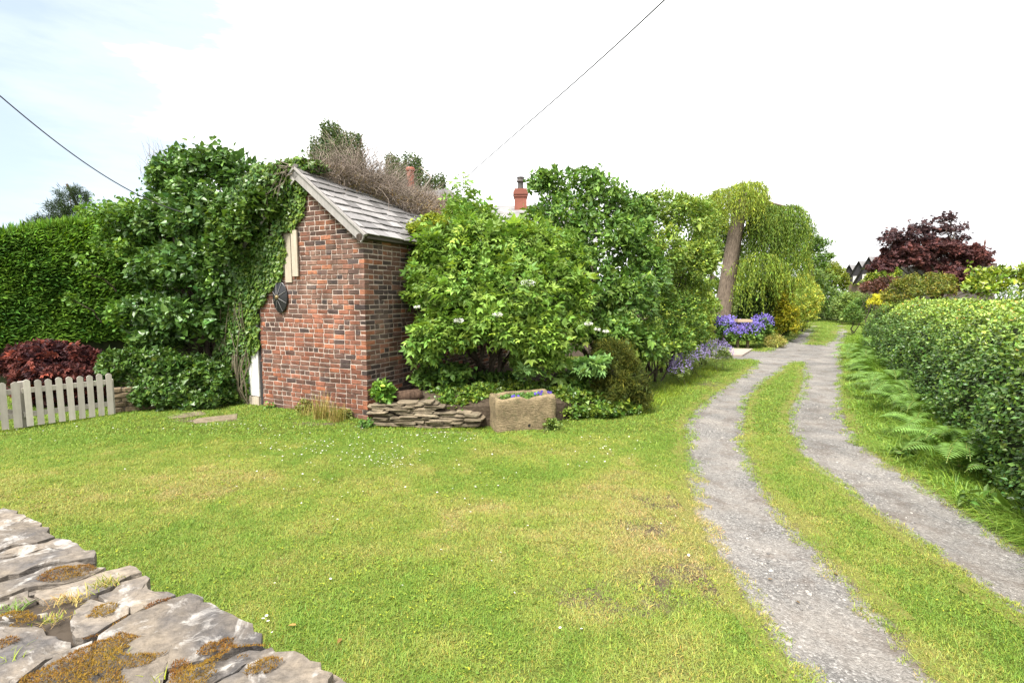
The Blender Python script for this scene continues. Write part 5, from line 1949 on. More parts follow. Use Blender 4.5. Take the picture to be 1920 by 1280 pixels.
sk = [LB(850, 700, 8.4, 40, 18, 0.4), LB(1080, 715, 8.6, 50, 20, 0.4), LB(930, 712, 8.8, 50, 14, 0.4), LB(800, 705, 8.4, 26, 22, 0.3)]
bush('bramble', 'dark leafy bramble in the shade under the elder', 'bramble', sk, np.array([-0.6, 8.7, 0.4]), 420, 6, 0.25, 0.085, 0.7, (0.040, 0.085, 0.022), (0.08, 0.14, 0.03), 0.012, 4, T=T_OVATE)
for (c, lab, n, lf, c0, c1, r_) in [((718, 735, 7.62, 22, 22), 'bright green bramble sprouting at the shed corner above the flat stones', 60, 0.085, (0.07, 0.15, 0.03), (0.15, 0.25, 0.05), 0.2),
                                 ((690, 793, 7.45, 20, 7), 'small leafy weed at the foot of the shed corner', 60, 0.045, (0.06, 0.13, 0.04), (0.1, 0.18, 0.05), 0.1),
                                 ((508, 762, 8.75, 9, 8), 'tiny green weed at the foot of the door jamb', 24, 0.04, (0.06, 0.12, 0.03), (0.12, 0.2, 0.04), 0.08),
                                 ((1033, 793, 7.3, 15, 11), 'small variegated ivy plant against the corner of the trough', 70, 0.045, (0.09, 0.15, 0.05), (0.3, 0.34, 0.12), 0.1),
                                 ((570, 762, 8.35, 16, 18), 'low grey-green weed against the gable foot', 90, 0.03, (0.10, 0.12, 0.04), (0.18, 0.18, 0.06), 0.1),
                                 ((630, 778, 7.95, 34, 18), 'straggly olive weed clump against the gable near the corner', 220, 0.03, (0.09, 0.11, 0.035), (0.17, 0.17, 0.06), 0.12)]:
    lo = [LB(*c, r_), LB(c[0] + 6, c[1] + 4, c[2], c[3] * 0.7, c[4] * 0.7, r_)]
    g0 = np.array([lo[0][0][0], lo[0][0][1], max(0.0, lo[0][0][2] - lo[0][1][2] - 0.05)])
    bush('weed', lab, 'weed', lo, g0, n, 5, 0.12, lf, 0.75, c0, c1, 0.005, 3, T=T_OVATE, flat=0.7)
for (px, py, n, h, lab) in [(602, 786, 190, 0.42, 'thin dry seed stalks of weed standing against the gable'), (572, 781, 60, 0.24, 'short dry weed stalks by the gable foot'), (630, 791, 150, 0.30, 'dense dry weed stalks near the shed corner')]:
    tag(tuft_on('dry_weed', G(px, py) + [0, 0.02, 0], n, h, 0.007, [(0.22, 0.20, 0.09), (0.14, 0.16, 0.05), (0.20, 0.15, 0.09)], 0.28, None, (0.0, 0.2), rad=0.07), lab, 'weed', 'dry weeds')

# pansies in the trough
pn = empty('pansy_plant', TA + tu * 0.5 + tw_ * 0.25 + UZ * 0.42, 'purple pansies and small leaves growing in the stone trough', 'pansies')
q = TA + tu * 0.47 + tw_ * 0.26 + UZ * 0.45
crown(pn, [(q, np.array([0.36, 0.14, 0.05])), (q + tu * 0.2, np.array([0.14, 0.12, 0.06]))], 200, 4, 0.07, 0.035, 0.7, (0.06, 0.13, 0.035), (0.12, 0.2, 0.05), T_OVATE, name='foliage', zmin=-0.1)
for (a, b, zz) in [(0.68, 0.14, 0.53), (0.74, 0.16, 0.54), (0.63, 0.13, 0.52), (0.71, 0.11, 0.515), (0.84, 0.15, 0.53), (0.87, 0.13, 0.525), (0.30, 0.12, 0.505), (0.36, 0.10, 0.50), (0.27, 0.10, 0.50)]:
    c = TA + tu * a + tw_ * b + UZ * zz
    an = np.linspace(0, 6.28, 6)[:-1]
    D_ = np.outer(np.cos(an), tu) + np.outer(np.sin(an), UZ)
    place_leaves(T_OVATE, np.tile(c, (5, 1)), D_, np.tile(-tw_ + UZ * 0.4, (5, 1)) + rng.normal(0, 0.1, (5, 3)), np.full(5, 0.026), np.full(5, 0.028), np.tile((0.13, 0.09, 0.42), (5, 1)) * np.exp(rng.normal(0, 0.2)), PETAL, 'flower', pn)

# ------------------------------------------------------------------ catmint, willow, far side of the lane
def flower_mound(name, label, lobes, base, n, leaf, c0, c1, fc, nf, fs, cat='flowers', spike=False, k=6, zf=0.0):
    root = empty(name, base, label, cat)
    crown(root, lobes, n, k, leaf * 3, leaf, 0.6, c0, c1, T_DIAM, LEAF, name='foliage', zmin=-0.3, bump=0.25, nb=14)
    tips, out_ = shell(lobes, nf, 0.22, zf, 16, 0.15, 0.5)
    tips = tips + out_ * fs * 1.5 + UZ * fs * 1.5
    B_ = np.repeat(tips, 5, 0) + rng.normal(0, fs * (0.9 if not spike else 0.5), (len(tips) * 5, 3)) + (np.tile(np.linspace(0, 5 * fs, 5), len(tips))[:, None] * UZ if spike else 0)
    L_ = fs * rng.uniform(0.8, 1.5, len(B_))
    place_leaves(T_DIAM, B_, rng.normal(0, 1, B_.shape), rng.normal(0, 0.5, B_.shape) + UZ * 0.7 - np.array([0, 0.5, 0]), L_, L_, colours(len(B_), fc, var=0.25, hue=0.05), PETAL, 'blossom', root)['kind'] = 'stuff'
    stems(root, base, lobes, 0.006, 3, 'stalk')
    return root


CMF = (0.30, 0.235, 0.46)
for (lo, lab) in [([LB(1275, 692, 11.0, 16, 17, 0.3), LB(1268, 700, 10.9, 12, 12, 0.25)], 'lilac catmint clump at the grass edge nearest the yew'),
                  ([LB(1305, 672, 11.9, 22, 20, 0.35), LB(1292, 680, 11.7, 14, 14, 0.3)], 'middle lilac catmint clump along the grass edge'),
                  ([LB(1345, 662, 13.0, 24, 16, 0.4), LB(1358, 668, 13.2, 14, 12, 0.3)], 'lilac catmint clump nearest the paved strip')]:
    b_ = lo[0][0]
    flower_mound('catmint', lab, lo, np.array([b_[0], b_[1], 0]), 260, 0.04, (0.085, 0.13, 0.05), (0.16, 0.2, 0.08), CMF, 120, 0.022, 'flowers', True)['group'] = 'catmint along the lane'
wl2 = [LB(1315, 618, 14.2, 22, 38, 0.6), LB(1300, 580, 14.4, 26, 34, 0.6), LB(1325, 640, 13.8, 18, 22, 0.4)]
bush('lime_shrub', 'lime green shrub with pale blossom behind the catmint', 'shrub', wl2, np.array([wl2[0][0][0], 14.3, 0]), 700, 6, 0.25, 0.06, 0.6, (0.12, 0.19, 0.035), (0.28, 0.32, 0.08), 0.02, 4, T=T_DIAM, yamp=1.1)

# blue geraniums and the plank seat
gl_ = [LB(1365, 622, 19.7, 24, 22, 0.6), LB(1400, 626, 19.4, 30, 20, 0.6), LB(1428, 618, 19.8, 16, 24, 0.5), LB(1352, 612, 20.4, 16, 14, 0.5), LB(1395, 632, 19.1, 34, 14, 0.4)]
flower_mound('blue_geranium', 'bank of violet-blue geraniums at the foot of the willow', gl_, np.array([gl_[1][0][0], 20.4, 0]), 900, 0.10, (0.05, 0.105, 0.028), (0.11, 0.17, 0.04), (0.20, 0.155, 0.48), 420, 0.045, zf=0.4)
bn = empty('plank_seat', P(1398, 640, 20.0) * [1, 1, 0], 'pale wooden plank seat half hidden in the blue flowers', 'bench')
a, b = P(1384, 601, 19.0), P(1411, 601, 19.0)
r = MB()
r.box(a - UZ * 0.06, b - a, np.array([0, 0.35, 0]), UZ * 0.10, (0.36, 0.28, 0.19))
r.build('seat', SOLID, bn)
for q in (a + [0.05, 0.1, 0], b + [-0.11, 0.1, 0]):
    r = MB()
    r.box(np.array([q[0], q[1], -0.05]), [0.07, 0, 0], [0, 0.12, 0], UZ * (a[2] - 0.02), (0.25, 0.19, 0.13))
    r.build('leg', SOLID, bn)
tg_ = [LB(1450, 638, 19.4, 17, 13, 0.4), LB(1462, 640, 19.3, 12, 10, 0.3)]
bush('plume_grass', 'pale buff feathery grass clump between the blue flowers and the lane', 'ornamental grass', tg_, np.array([tg_[0][0][0], 19.4, 0]), 240, 6, 0.3, 0.09, 0.18, (0.17, 0.19, 0.06), (0.34, 0.29, 0.16), 0.006, 3, T=T_STRIP, up=0.9, yamp=1.3)

# willow
wil = empty('willow_tree', P(1352, 620, 21.5) * [1, 1, 0], 'weeping willow with a thick leaning trunk beside the lane', 'tree')
WY = 21.5
tp = [P(1349, 655, WY), P(1353, 600, WY), P(1362, 540, WY), P(1370, 490, WY), P(1378, 440, WY), P(1386, 405, WY), P(1392, 370, WY)]
MB().tube(tp, [0.48, 0.37, 0.32, 0.30, 0.29, 0.27, 0.18], 14, (0.15, 0.122, 0.095), 0.12).build('trunk', BARK, wil, True)
for (x, y) in [(1355, 360), (1380, 345), (1410, 350), (1440, 388), (1465, 395), (1480, 402), (1420, 395)]:
    MB().tube(limb(tp[5], P(x, y, WY + rng.normal(0, 0.8)), 0.12, 6), np.linspace(0.14, 0.03, 6), 6, (0.18, 0.15, 0.11), 0.06).build('limb', BARK, wil, True)


def strands(lobes, n, k, Lmin, Lmax, c0, c1, name, leaf=0.13, dens=None):
    tips, out_ = shell(lobes, n, 0.4, -0.1, 9, 0.15, 0.8)
    S = len(tips)
    Ls = rng.uniform(Lmin, Lmax, S)
    tt = (np.arange(k)[None] + rng.uniform(0, 1, (S, k))) / k
    sway = rng.normal(0, 0.12, (S, 2))
    h = out_ * [1, 1, 0]
    pts_ = tips[:, None] + np.concatenate([(h[:, None, :2] * 0.45 * np.minimum(tt * 3, 1)[..., None] + sway[:, None] * (tt ** 2)[..., None]), np.zeros((S, k, 1))], -1)
    pts_[..., 2] += 0.10 * np.sin(np.minimum(tt * 3, 1) * np.pi) - Ls[:, None] * tt
    B_ = pts_.reshape(-1, 3)
    D_ = rng.normal(0, 0.38, B_.shape) - UZ * 0.9
    N_ = rng.normal(0, 0.5, B_.shape) + UZ * 0.3 - np.array([0.1, 0.6, 0])
    L_ = leaf * rng.uniform(0.7, 1.3, len(B_))
    ys = np.clip(rng.normal(0.4, 0.3, S), 0, 1)
    C_ = colours(len(B_), c0, c1, np.repeat(ys, k) * 0.8, 0.2) * np.repeat(np.exp(rng.normal(0, 0.18, S)), k)[:, None]
    o = place_leaves(T_DIAM, B_, D_, N_, L_, L_ * 0.24, C_, LEAF, name, wil)
    return o


wlobes = [LB(1374, 366, WY, 32, 18, 0.9), LB(1398, 352, WY, 22, 12, 0.7), LB(1350, 380, WY + 0.2, 16, 16, 0.5), LB(1414, 380, WY + 0.5, 16, 18, 0.5), LB(1446, 392, WY - 0.3, 20, 9, 0.6), LB(1472, 394, WY, 22, 10, 0.7), LB(1490, 410, WY - 0.4, 10, 12, 0.5), LB(1425, 420, WY + 0.4, 16, 14, 0.6)]
strands(wlobes[:4], 640, 16, 0.3, 1.7, (0.11, 0.16, 0.028), (0.20, 0.25, 0.05), 'crown')
strands(wlobes[4:], 800, 20, 0.5, 3.6, (0.052, 0.100, 0.020), (0.135, 0.19, 0.038), 'trailing_foliage')
strands([LB(1425, 500, WY - 0.5, 34, 30), LB(1412, 520, WY - 0.3, 22, 30), LB(1480, 480, WY, 22, 30)], 190, 18, 0.6, 1.7, (0.10, 0.16, 0.03), (0.21, 0.27, 0.055), 'low_trailing_foliage')

crown(wil, [LB(1450, 440, WY + 0.8, 34, 34, 0.9), LB(1402, 388, WY + 0.6, 24, 22, 0.8), LB(1468, 440, WY + 0.5, 22, 40, 0.7)], 500, 6, 0.3, 0.12, 0.3, (0.05, 0.09, 0.02), (0.09, 0.14, 0.03), T_DIAM, LEAF, name='inner_foliage', fill=0.6)

# golden and dark hedges at the bend
GOLD = (0.34, 0.31, 0.03)
dk = [LB(1425, 570, 23.0, 34, 62, 1.2), LB(1450, 590, 22.6, 28, 54, 1.0), LB(1410, 600, 22.8, 25, 45, 1.0)]
bush('dark_conifer', 'dark green clipped evergreen under the trailing willow', 'hedge', dk, np.array([dk[0][0][0], 23, 0]), 1700, 6, 0.3, 0.10, 0.5, (0.025, 0.055, 0.016), (0.06, 0.10, 0.025), 0.05, 4, T=T_DIAM, bump=0.3, nb=16, yamp=0.6)
gd = [LB(1462, 560, 22.2, 22, 48, 0.8), LB(1475, 600, 21.8, 22, 40, 0.7), LB(1440, 545, 22.4, 18, 24, 0.5)]
bush('golden_shrub', 'golden-leaved shrub at the lane side of the dark evergreen', 'shrub', gd, np.array([gd[0][0][0], 22, 0]), 1300, 6, 0.28, 0.09, 0.55, (0.13, 0.16, 0.02), GOLD, 0.04, 4, T=T_DIAM, bump=0.35, nb=14, yamp=1.5)
gh = [LB(1490, 560, 25, 26, 52, 1.5), LB(1500, 560, 28, 22, 48, 1.6), LB(1508, 562, 31, 17, 42, 1.6), LB(1488, 600, 24.5, 22, 32, 1.0), LB(1504, 590, 29, 16, 25, 1.2)]
bush('variegated_hedge', 'tall pale yellow-green hedge lining the lane at the bend', 'hedge', gh, np.array([gh[1][0][0], 28, 0]), 2300, 6, 0.3, 0.10, 0.5, (0.13, 0.20, 0.045), (0.38, 0.34, 0.07), 0.05, 5, T=T_DIAM, bump=0.22, nb=22, yamp=1.1)
bk = [LB(1310, 580, 20, 45, 40, 1.0), LB(1380, 575, 25, 40, 40, 1.0), LB(1340, 545, 24, 40, 24, 1.0), LB(1290, 540, 20, 36, 30, 1.0)]
bush('clipped_hedge', 'light green hedge seen behind the willow trunk', 'hedge', bk, np.array([bk[0][0][0], 24, 0]), 1500, 6, 0.3, 0.10, 0.55, (0.09, 0.155, 0.03), (0.20, 0.26, 0.04), 0.05, 4, T=T_DIAM, yamp=1.1)


def far_tree(name, label, lobes, n, leaf, c0, c1, r0=0.15, k=6, cat='tree', **kw):
    c = np.mean([l[0] for l in lobes], 0)
    b_ = np.array([c[0], c[1], 0])
    root = empty(name, b_, label, cat)
    crown(root, lobes, n, k, leaf * 3.5, leaf, 0.55, c0, c1, T_DIAM, LEAF, bump=kw.pop('bump', 0.36), nb=kw.pop('nb', 12), fill=0.3, **kw)
    tt = c + [0, 0, 0.3]
    MB().tube(limb(b_ - UZ * 0.1, tt, 0.0, 6), np.linspace(r0, r0 * 0.4, 6), 7, (0.09, 0.075, 0.055), 0.06).build('trunk', BARK, root, True)
    stems(root, b_ * 0.5 + tt * 0.5, lobes, r0 * 0.35, min(len(lobes), 4), 'limb')
    return root


far_tree('ash_tree', 'dark green tree rising beyond the willow and the golden hedge', [LB(1510, 450, 38, 24, 28), LB(1530, 460, 38, 20, 18), LB(1520, 485, 38, 36, 26), LB(1480, 480, 38, 36, 50), LB(1548, 455, 38, 12, 9)], 1300, 0.17, (0.05, 0.10, 0.026), (0.11, 0.17, 0.04), 0.25)
far_tree('round_tree', 'rounded bronze-green tree at the far end of the lane', [LB(1545, 512, 46, 34, 26), LB(1565, 525, 46, 26, 28), LB(1520, 530, 46, 26, 26)], 1100, 0.2, (0.085, 0.12, 0.024), (0.19, 0.20, 0.035), 0.25)
far_tree('lane_bush', 'green bush closing the far end of the lane', [LB(1545, 565, 42, 34, 28, 2), LB(1575, 570, 42, 26, 26, 2), LB(1520, 575, 42, 20, 22, 1.5), LB(1540, 588, 41, 40, 14, 1.0), LB(1580, 590, 40, 30, 13, 1.0)], 1500, 0.15, (0.06, 0.115, 0.035), (0.15, 0.21, 0.06), 0.1, cat='bush')
far_tree('lane_bush', 'grey-green bush below the dark gables at the lane end', [LB(1600, 568, 38, 24, 22, 2), LB(1585, 575, 37, 20, 26, 1.5), LB(1598, 592, 35, 22, 14, 1.0), LB(1610, 585, 34, 18, 20, 1.0)], 1100, 0.14, (0.075, 0.125, 0.04), (0.17, 0.22, 0.07), 0.1, cat='bush')
for (x, y, Y, rx, rz, lab) in [(1200, 560, 26, 110, 60, 'dull green bush far behind the climber-clad tree'), (1330, 520, 34, 90, 70, 'broad green tree far behind the willow'), (1460, 520, 44, 90, 60, 'mid green tree far behind the golden hedge'), (1335, 440, 27, 34, 62, 'light green tree between the lilac shrub and the willow trunk'),
                               (1010, 560, 13.5, 120, 90, 'dark green bush hidden behind the elder'), (1660, 560, 70, 90, 40, 'distant green tree beyond the red maple'), (1850, 560, 60, 120, 34, 'distant green trees line beyond the hedge')]:
    far_tree('garden_tree', lab, [LB(x, y, Y, rx, rz), LB(x + rx * 0.5, y + 20, Y, rx * 0.7, rz * 0.7), LB(x - rx * 0.5, y + 15, Y, rx * 0.7, rz * 0.7)], 900, 0.006 * Y, (0.055, 0.10, 0.028), (0.12, 0.17, 0.04), 0.2)

# ------------------------------------------------------------------ garden plants behind the lane hedge
MAR, MARY = (0.085, 0.036, 0.036), (0.26, 0.085, 0.068)
rmp = [LB(1720, 470, 18, 62, 24, 0.9), LB(1780, 485, 18, 60, 32, 0.9), LB(1690, 490, 18, 40, 22, 0.8), LB(1815, 490, 18, 34, 20, 0.7), LB(1768, 468, 18, 30, 18, 0.8), LB(1780, 530, 17.5, 60, 34, 0.8), LB(1650, 500, 18, 22, 14, 0.5), LB(1800, 535, 17, 44, 30, 0.6)]
mp = empty('purple_maple', np.array([rmp[0][0][0] + 0.8, 18, 0]), 'wide purple-red maple tree above the lane hedge', 'tree')
crown(mp, rmp, 1350, 7, 0.30, 0.10, 1.0, MAR, MARY, T_MAPLE, REDLEAF, bump=0.3, nb=16, flat=0.8, up=0.0, fill=0.3, yamp=0.9)
wsp = [LB(1690, 438, 18, 28, 6, 0.5), LB(1720, 425, 18, 16, 6, 0.4), LB(1770, 410, 18, 18, 7, 0.4), LB(1762, 432, 18, 40, 7, 0.5), LB(1790, 430, 18, 18, 5, 0.4), LB(1665, 450, 18, 20, 7, 0.4), LB(1715, 447, 18, 40, 8, 0.5), LB(1795, 448, 18, 20, 6, 0.4)]
crown(mp, wsp, 420, 5, 0.26, 0.085, 1.0, (0.085, 0.045, 0.048), (0.16, 0.075, 0.07), T_MAPLE, REDLEAF, flat=0.9, up=0.0, fill=0.0, name='wispy_foliage')
MB().tube(limb(np.array([rmp[0][0][0] + 0.8, 18, 0]), rmp[4][0], 0, 6), np.linspace(0.14, 0.04, 6), 7, (0.10, 0.075, 0.065), 0.05).build('trunk', BARK, mp, True)
stems(mp, np.array([rmp[0][0][0] + 0.8, 18, 1.2]), rmp + wsp, 0.035, 14, 'limb', reach=0.9)
sp2 = [LB(1640, 540, 22, 26, 12, 0.6), LB(1665, 530, 22, 24, 12, 0.6), LB(1625, 535, 24, 12, 6, 0.4)]
bush('plum_shrub', 'dusky plum-coloured shrub behind the tip of the lane hedge', 'shrub', sp2, np.array([sp2[0][0][0], 22, 0]), 420, 6, 0.3, 0.10, 0.55, (0.06, 0.03, 0.033), (0.13, 0.06, 0.06), 0.03, 3, T=T_DIAM)
lg2 = [LB(1650, 520, 24, 22, 14, 0.7), LB(1630, 532, 25, 14, 8, 0.5), LB(1668, 508, 24, 16, 14, 0.6)]
bush('lime_bush', 'lime green bush under the left side of the purple maple', 'bush', lg2, np.array([lg2[0][0][0], 24, 0]), 420, 6, 0.35, 0.12, 0.55, (0.09, 0.15, 0.03), (0.24, 0.25, 0.05), 0.03, 3, T=T_DIAM)
br2 = [LB(1715, 540, 15, 45, 28, 0.7), LB(1745, 535, 15, 38, 26, 0.7), LB(1690, 555, 15, 30, 20, 0.6)]
bush('bronze_bush', 'domed bronze-green bush in front of the purple maple', 'bush', br2, np.array([br2[0][0][0], 15, 0]), 1100, 6, 0.24, 0.06, 0.55, (0.065, 0.095, 0.02), (0.17, 0.13, 0.03), 0.03, 4, T=T_DIAM, bump=0.25, nb=22, yamp=1.1)
ye2 = [LB(1655, 558, 16, 16, 8, 0.4), LB(1640, 566, 16, 12, 7, 0.3)]
bush('yellow_bush', 'small bright yellow bush behind the end of the lane hedge', 'bush', ye2, np.array([ye2[0][0][0], 16, 0]), 200, 6, 0.2, 0.06, 0.5, (0.27, 0.28, 0.03), (0.45, 0.44, 0.045), 0.02, 3, T=T_DIAM)
la = [LB(1870, 520, 9.6, 38, 22, 0.5), LB(1910, 515, 9.4, 34, 22, 0.5), LB(1845, 535, 9.6, 28, 16, 0.4), LB(1950, 520, 9.2, 40, 26, 0.5)]
bush('laurel_shrub', 'yellow-green broad-leaved shrub poking above the lane hedge', 'shrub', la, np.array([la[0][0][0], 9.6, 0]), 380, 7, 0.3, 0.085, 0.62, (0.09, 0.145, 0.025), (0.27, 0.30, 0.05), 0.025, 5, T=T_OVATE, mat=LEAF_GLOSS, up=0.4, yamp=1.1)

# ------------------------------------------------------------------ clipped lane hedge
LH0 = np.array([3.05, 2.05, 0])
LH1 = np.array([13.6, 19.6, 0])
lu = unit(LH1 - LH0)
ln_ = np.array([lu[1], -lu[0], 0])                       # away from the lane
ll_ = np.linalg.norm(LH1 - LH0)
lh = empty('lane_hedge', LH0 * 0.5 + LH1 * 0.5 + ln_ * 0.8, 'long rounded leafy hedge along the verge of the lane', 'hedge')


def lane_hedge_pt(u, th, k=1.0):
    """u along, th 0 at the lane foot .. pi at the back foot."""
    hw = 0.95 * k
    hgt = (1.96 - 0.012 * u + 0.05 * vnoise(u, u * 0.0, 0.6, 121)) * (1 if k == 1.0 else k * 0.98)
    end = np.sqrt(np.clip(1 - np.clip((u - (ll_ - 1.2)) / 1.2, 0, 1) ** 2, 0.02, 1))
    c, s = np.cos(th), np.sin(th)
    x = -np.sign(c) * np.abs(c) ** 0.75 * hw * end
    z = np.abs(s) ** 0.72 * hgt * (0.55 + 0.45 * end) * (1 + 0.06 * np.clip(x / hw, -1, 1))
    b = LH0 + np.outer(u, lu) + np.outer(0.95 + x, ln_)
    b[:, 2] = z
    return b


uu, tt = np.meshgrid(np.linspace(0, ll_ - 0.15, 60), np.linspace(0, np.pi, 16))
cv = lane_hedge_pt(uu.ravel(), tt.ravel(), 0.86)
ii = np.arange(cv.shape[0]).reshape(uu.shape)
np_obj('core', cv, [np.stack([ii[:-1, :-1], ii[:-1, 1:], ii[1:, 1:], ii[1:, :-1]], -1).reshape(-1, 4)], HEDGECORE, lh, smooth=True)  # dark inner shell added to stop light passing through the leaves
S = 17500
u = ll_ * rng.random(S) ** 1.55
th = rng.uniform(0.02, 2.3, S)
p0 = lane_hedge_pt(u, th)
p1 = lane_hedge_pt(u, th + 0.03)
tan = unit(p1 - p0)
outn = unit(np.cross(np.broadcast_to(lu, tan.shape), tan))
flip = (outn * (p0 - (LH0 + np.outer(u, lu) + ln_ * 0.95 + UZ * 0.7))).sum(1) < 0
outn[flip] *= -1
bmp = 0.09 * vnoise(u * 1.0, th * 1.6, 2.2, 122) + 0.04 * vnoise(u, th * 1.6, 6, 123)
tips = p0 + outn * (bmp + rng.normal(0, 0.025, S))[:, None]
kk = 5
B_, D_, N_, t_, sid = grow(tips, outn, kk, 0.13, 0.3, 1.0, 0.4)
hz = B_[:, 2]
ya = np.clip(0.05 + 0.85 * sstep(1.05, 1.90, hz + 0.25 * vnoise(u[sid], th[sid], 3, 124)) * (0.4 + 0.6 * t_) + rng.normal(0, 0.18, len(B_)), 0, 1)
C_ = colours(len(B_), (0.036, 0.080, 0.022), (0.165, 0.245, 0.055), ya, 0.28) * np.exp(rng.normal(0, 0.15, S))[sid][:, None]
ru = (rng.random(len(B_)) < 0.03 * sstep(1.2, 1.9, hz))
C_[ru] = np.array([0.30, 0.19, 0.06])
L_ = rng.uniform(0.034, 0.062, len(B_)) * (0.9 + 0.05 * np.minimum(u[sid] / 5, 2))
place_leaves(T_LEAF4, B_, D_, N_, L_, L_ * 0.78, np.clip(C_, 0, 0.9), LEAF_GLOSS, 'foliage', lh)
end_b = [LB(1600, 590, 24, 14, 22, 0.6), LB(1612, 575, 25, 18, 18, 0.7)]
bush('round_bush', 'rounded glossy green bush at the tip of the lane hedge', 'bush', end_b, np.array([end_b[0][0][0], 24, 0]), 420, 6, 0.25, 0.085, 0.6, (0.06, 0.12, 0.035), (0.15, 0.22, 0.06), 0.03, 3, T=T_DIAM)

# ------------------------------------------------------------------ verge: long grass, ferns, docks
n = 66000
yy = 2.4 + 22 * rng.random(n) ** 1.7
tr = TRACKS[1]
xr = np.interp(yy, tr[:, 0], tr[:, 2])
xh = LH0[0] + (yy - LH0[1]) * lu[0] / lu[1]
f = rng.random(n) ** 0.7
xx = xr + 0.03 + f * (xh - xr + 0.45)
hh = np.clip(0.10 + 0.36 * f, 0, 0.46) * np.exp(rng.normal(0, 0.3, n)) * (0.6 + 0.5 * (vnoise(xx, yy, 1.5, 131) + 0.4))
hh = np.clip(hh, 0.04, 0.5)
d_ = np.stack([rng.normal(-0.35, 0.45, n), rng.normal(-0.05, 0.45, n), np.ones(n)], 1)
vc = colours(n, (0.085, 0.170, 0.030), (0.19, 0.27, 0.07), np.clip(rng.normal(0.35, 0.3, n), 0, 1), 0.2)
vg = ribbons(np.stack([xx, yy, height(xx, yy) - 0.01], 1), d_, hh, 0.0075 * (0.7 + 0.10 * yy), rng.uniform(0.25, 0.9, n), 2, vc, 'verge_grass', LEAF)
tag(vg, 'long soft grass of the verge between the wheel track and the hedge', 'grass', kind='stuff')

# grass fringe along shrubs, wall foot and the strip edges at left of the lane
n = 9000
t = rng.random(n)
A_, B2 = G(1190, 778), G(1345, 690)
q = A_ + np.outer(t, B2 - A_) + np.outer(rng.normal(-0.12, 0.16, n), np.array([0.8, -0.6, 0]))
w = rng.random(n) < 0.30
q2 = np.where((rng.random(n) < 0.5)[:, None], FA + np.outer(rng.uniform(-0.8, 1.05, n), FB - FA) + np.stack([rng.normal(0, 0.05, n), rng.normal(0, 0.06, n), np.zeros(n)], 1), SA + np.outer(rng.uniform(0, 1.0, n), SB - SA) + np.stack([np.zeros(n), rng.normal(-0.06, 0.04, n), np.zeros(n)], 1))
q = np.where(w[:, None], q2, q)
q[:, 2] = height(q[:, 0], q[:, 1]) - 0.01
d_ = np.stack([rng.normal(0, 0.4, n), rng.normal(-0.2, 0.4, n), np.ones(n)], 1)
fg = ribbons(q, d_, np.where(w, rng.uniform(0.03, 0.09, n), rng.uniform(0.06, 0.22, n)), np.full(n, 0.006), rng.uniform(0.2, 0.8, n), 3, colours(n, (0.09, 0.165, 0.022), (0.21, 0.26, 0.04), np.clip(rng.normal(0.4, 0.3, n), 0, 1), 0.2), 'edge_grass', LEAF)
tag(fg, 'uncut grass fringe along the fence foot and the shrub border', 'grass', kind='stuff')


def fern(px, py, size, label, nf=11, tone=1.0, toward=(-0.5, -0.6)):
    g = G(px, py)
    root = empty('fern', g, label, 'fern', 'ferns on the verge')
    for i in range(nf):
        a = rng.uniform(0, 2 * np.pi)
        h = unit(np.array([math.cos(a), math.sin(a), 0]) * 0.8 + np.array([*toward, 0]))
        L = size * rng.uniform(1.0, 1.55)
        m = 24
        tt_ = np.linspace(0.08, 1, m)
        up = rng.uniform(0.9, 1.6)
        rach = g + np.outer(tt_ * L, h * 0.75) + np.outer(L * (up * tt_ - 0.75 * up * tt_ ** 2.2), UZ)
        tang = unit(np.gradient(rach, axis=0))
        sd_ = unit(np.cross(tang, UZ))
        nr = np.cross(sd_, tang)
        w_ = L * 0.26 * np.sin(np.clip(tt_ * 1.06, 0, 1) * np.pi) ** 0.75 * (1 - 0.35 * tt_) + 0.006
        B_ = np.concatenate([rach, rach])
        D_ = np.concatenate([sd_ + tang * 0.35 - nr * 0.15, -sd_ + tang * 0.35 - nr * 0.15])
        N_ = np.concatenate([nr, nr]) + rng.normal(0, 0.12, (2 * m, 3))
        L_ = np.concatenate([w_, w_])
        c_ = np.tile(np.array([0.085, 0.165, 0.045]) * tone * math.exp(rng.normal(0, 0.15)), (2 * m, 1)) * np.exp(rng.normal(0, 0.1, 2 * m))[:, None]
        dr_ = np.diff(rach, axis=0)
        B_ = np.concatenate([B_, rach[:-1], [g + UZ * 0.0]])
        D_ = np.concatenate([D_, dr_, [rach[0] - g]])
        N_ = np.concatenate([N_, nr[:-1], nr[:1]])
        L_ = np.concatenate([L_, np.linalg.norm(dr_, axis=1) * 1.4, [np.linalg.norm(rach[0] - g) * 1.1]])
        W_ = np.concatenate([np.full(2 * m, L * 0.023), np.full(m, 0.006)])
        c_ = np.concatenate([c_, np.tile((0.13, 0.15, 0.05), (m, 1))])
        place_leaves(T_STRIP, B_, D_, N_, L_, W_, c_, LEAF, 'frond', root)
    st = MB()
    for k in range(5):
        st.tube([g - UZ * 0.03, g + np.array([rng.normal(0, 0.03), rng.normal(0, 0.03), 0.10])], [0.006, 0.004], 4, (0.12, 0.12, 0.04))
    st.build('stalk', TWIG, root)
    return root


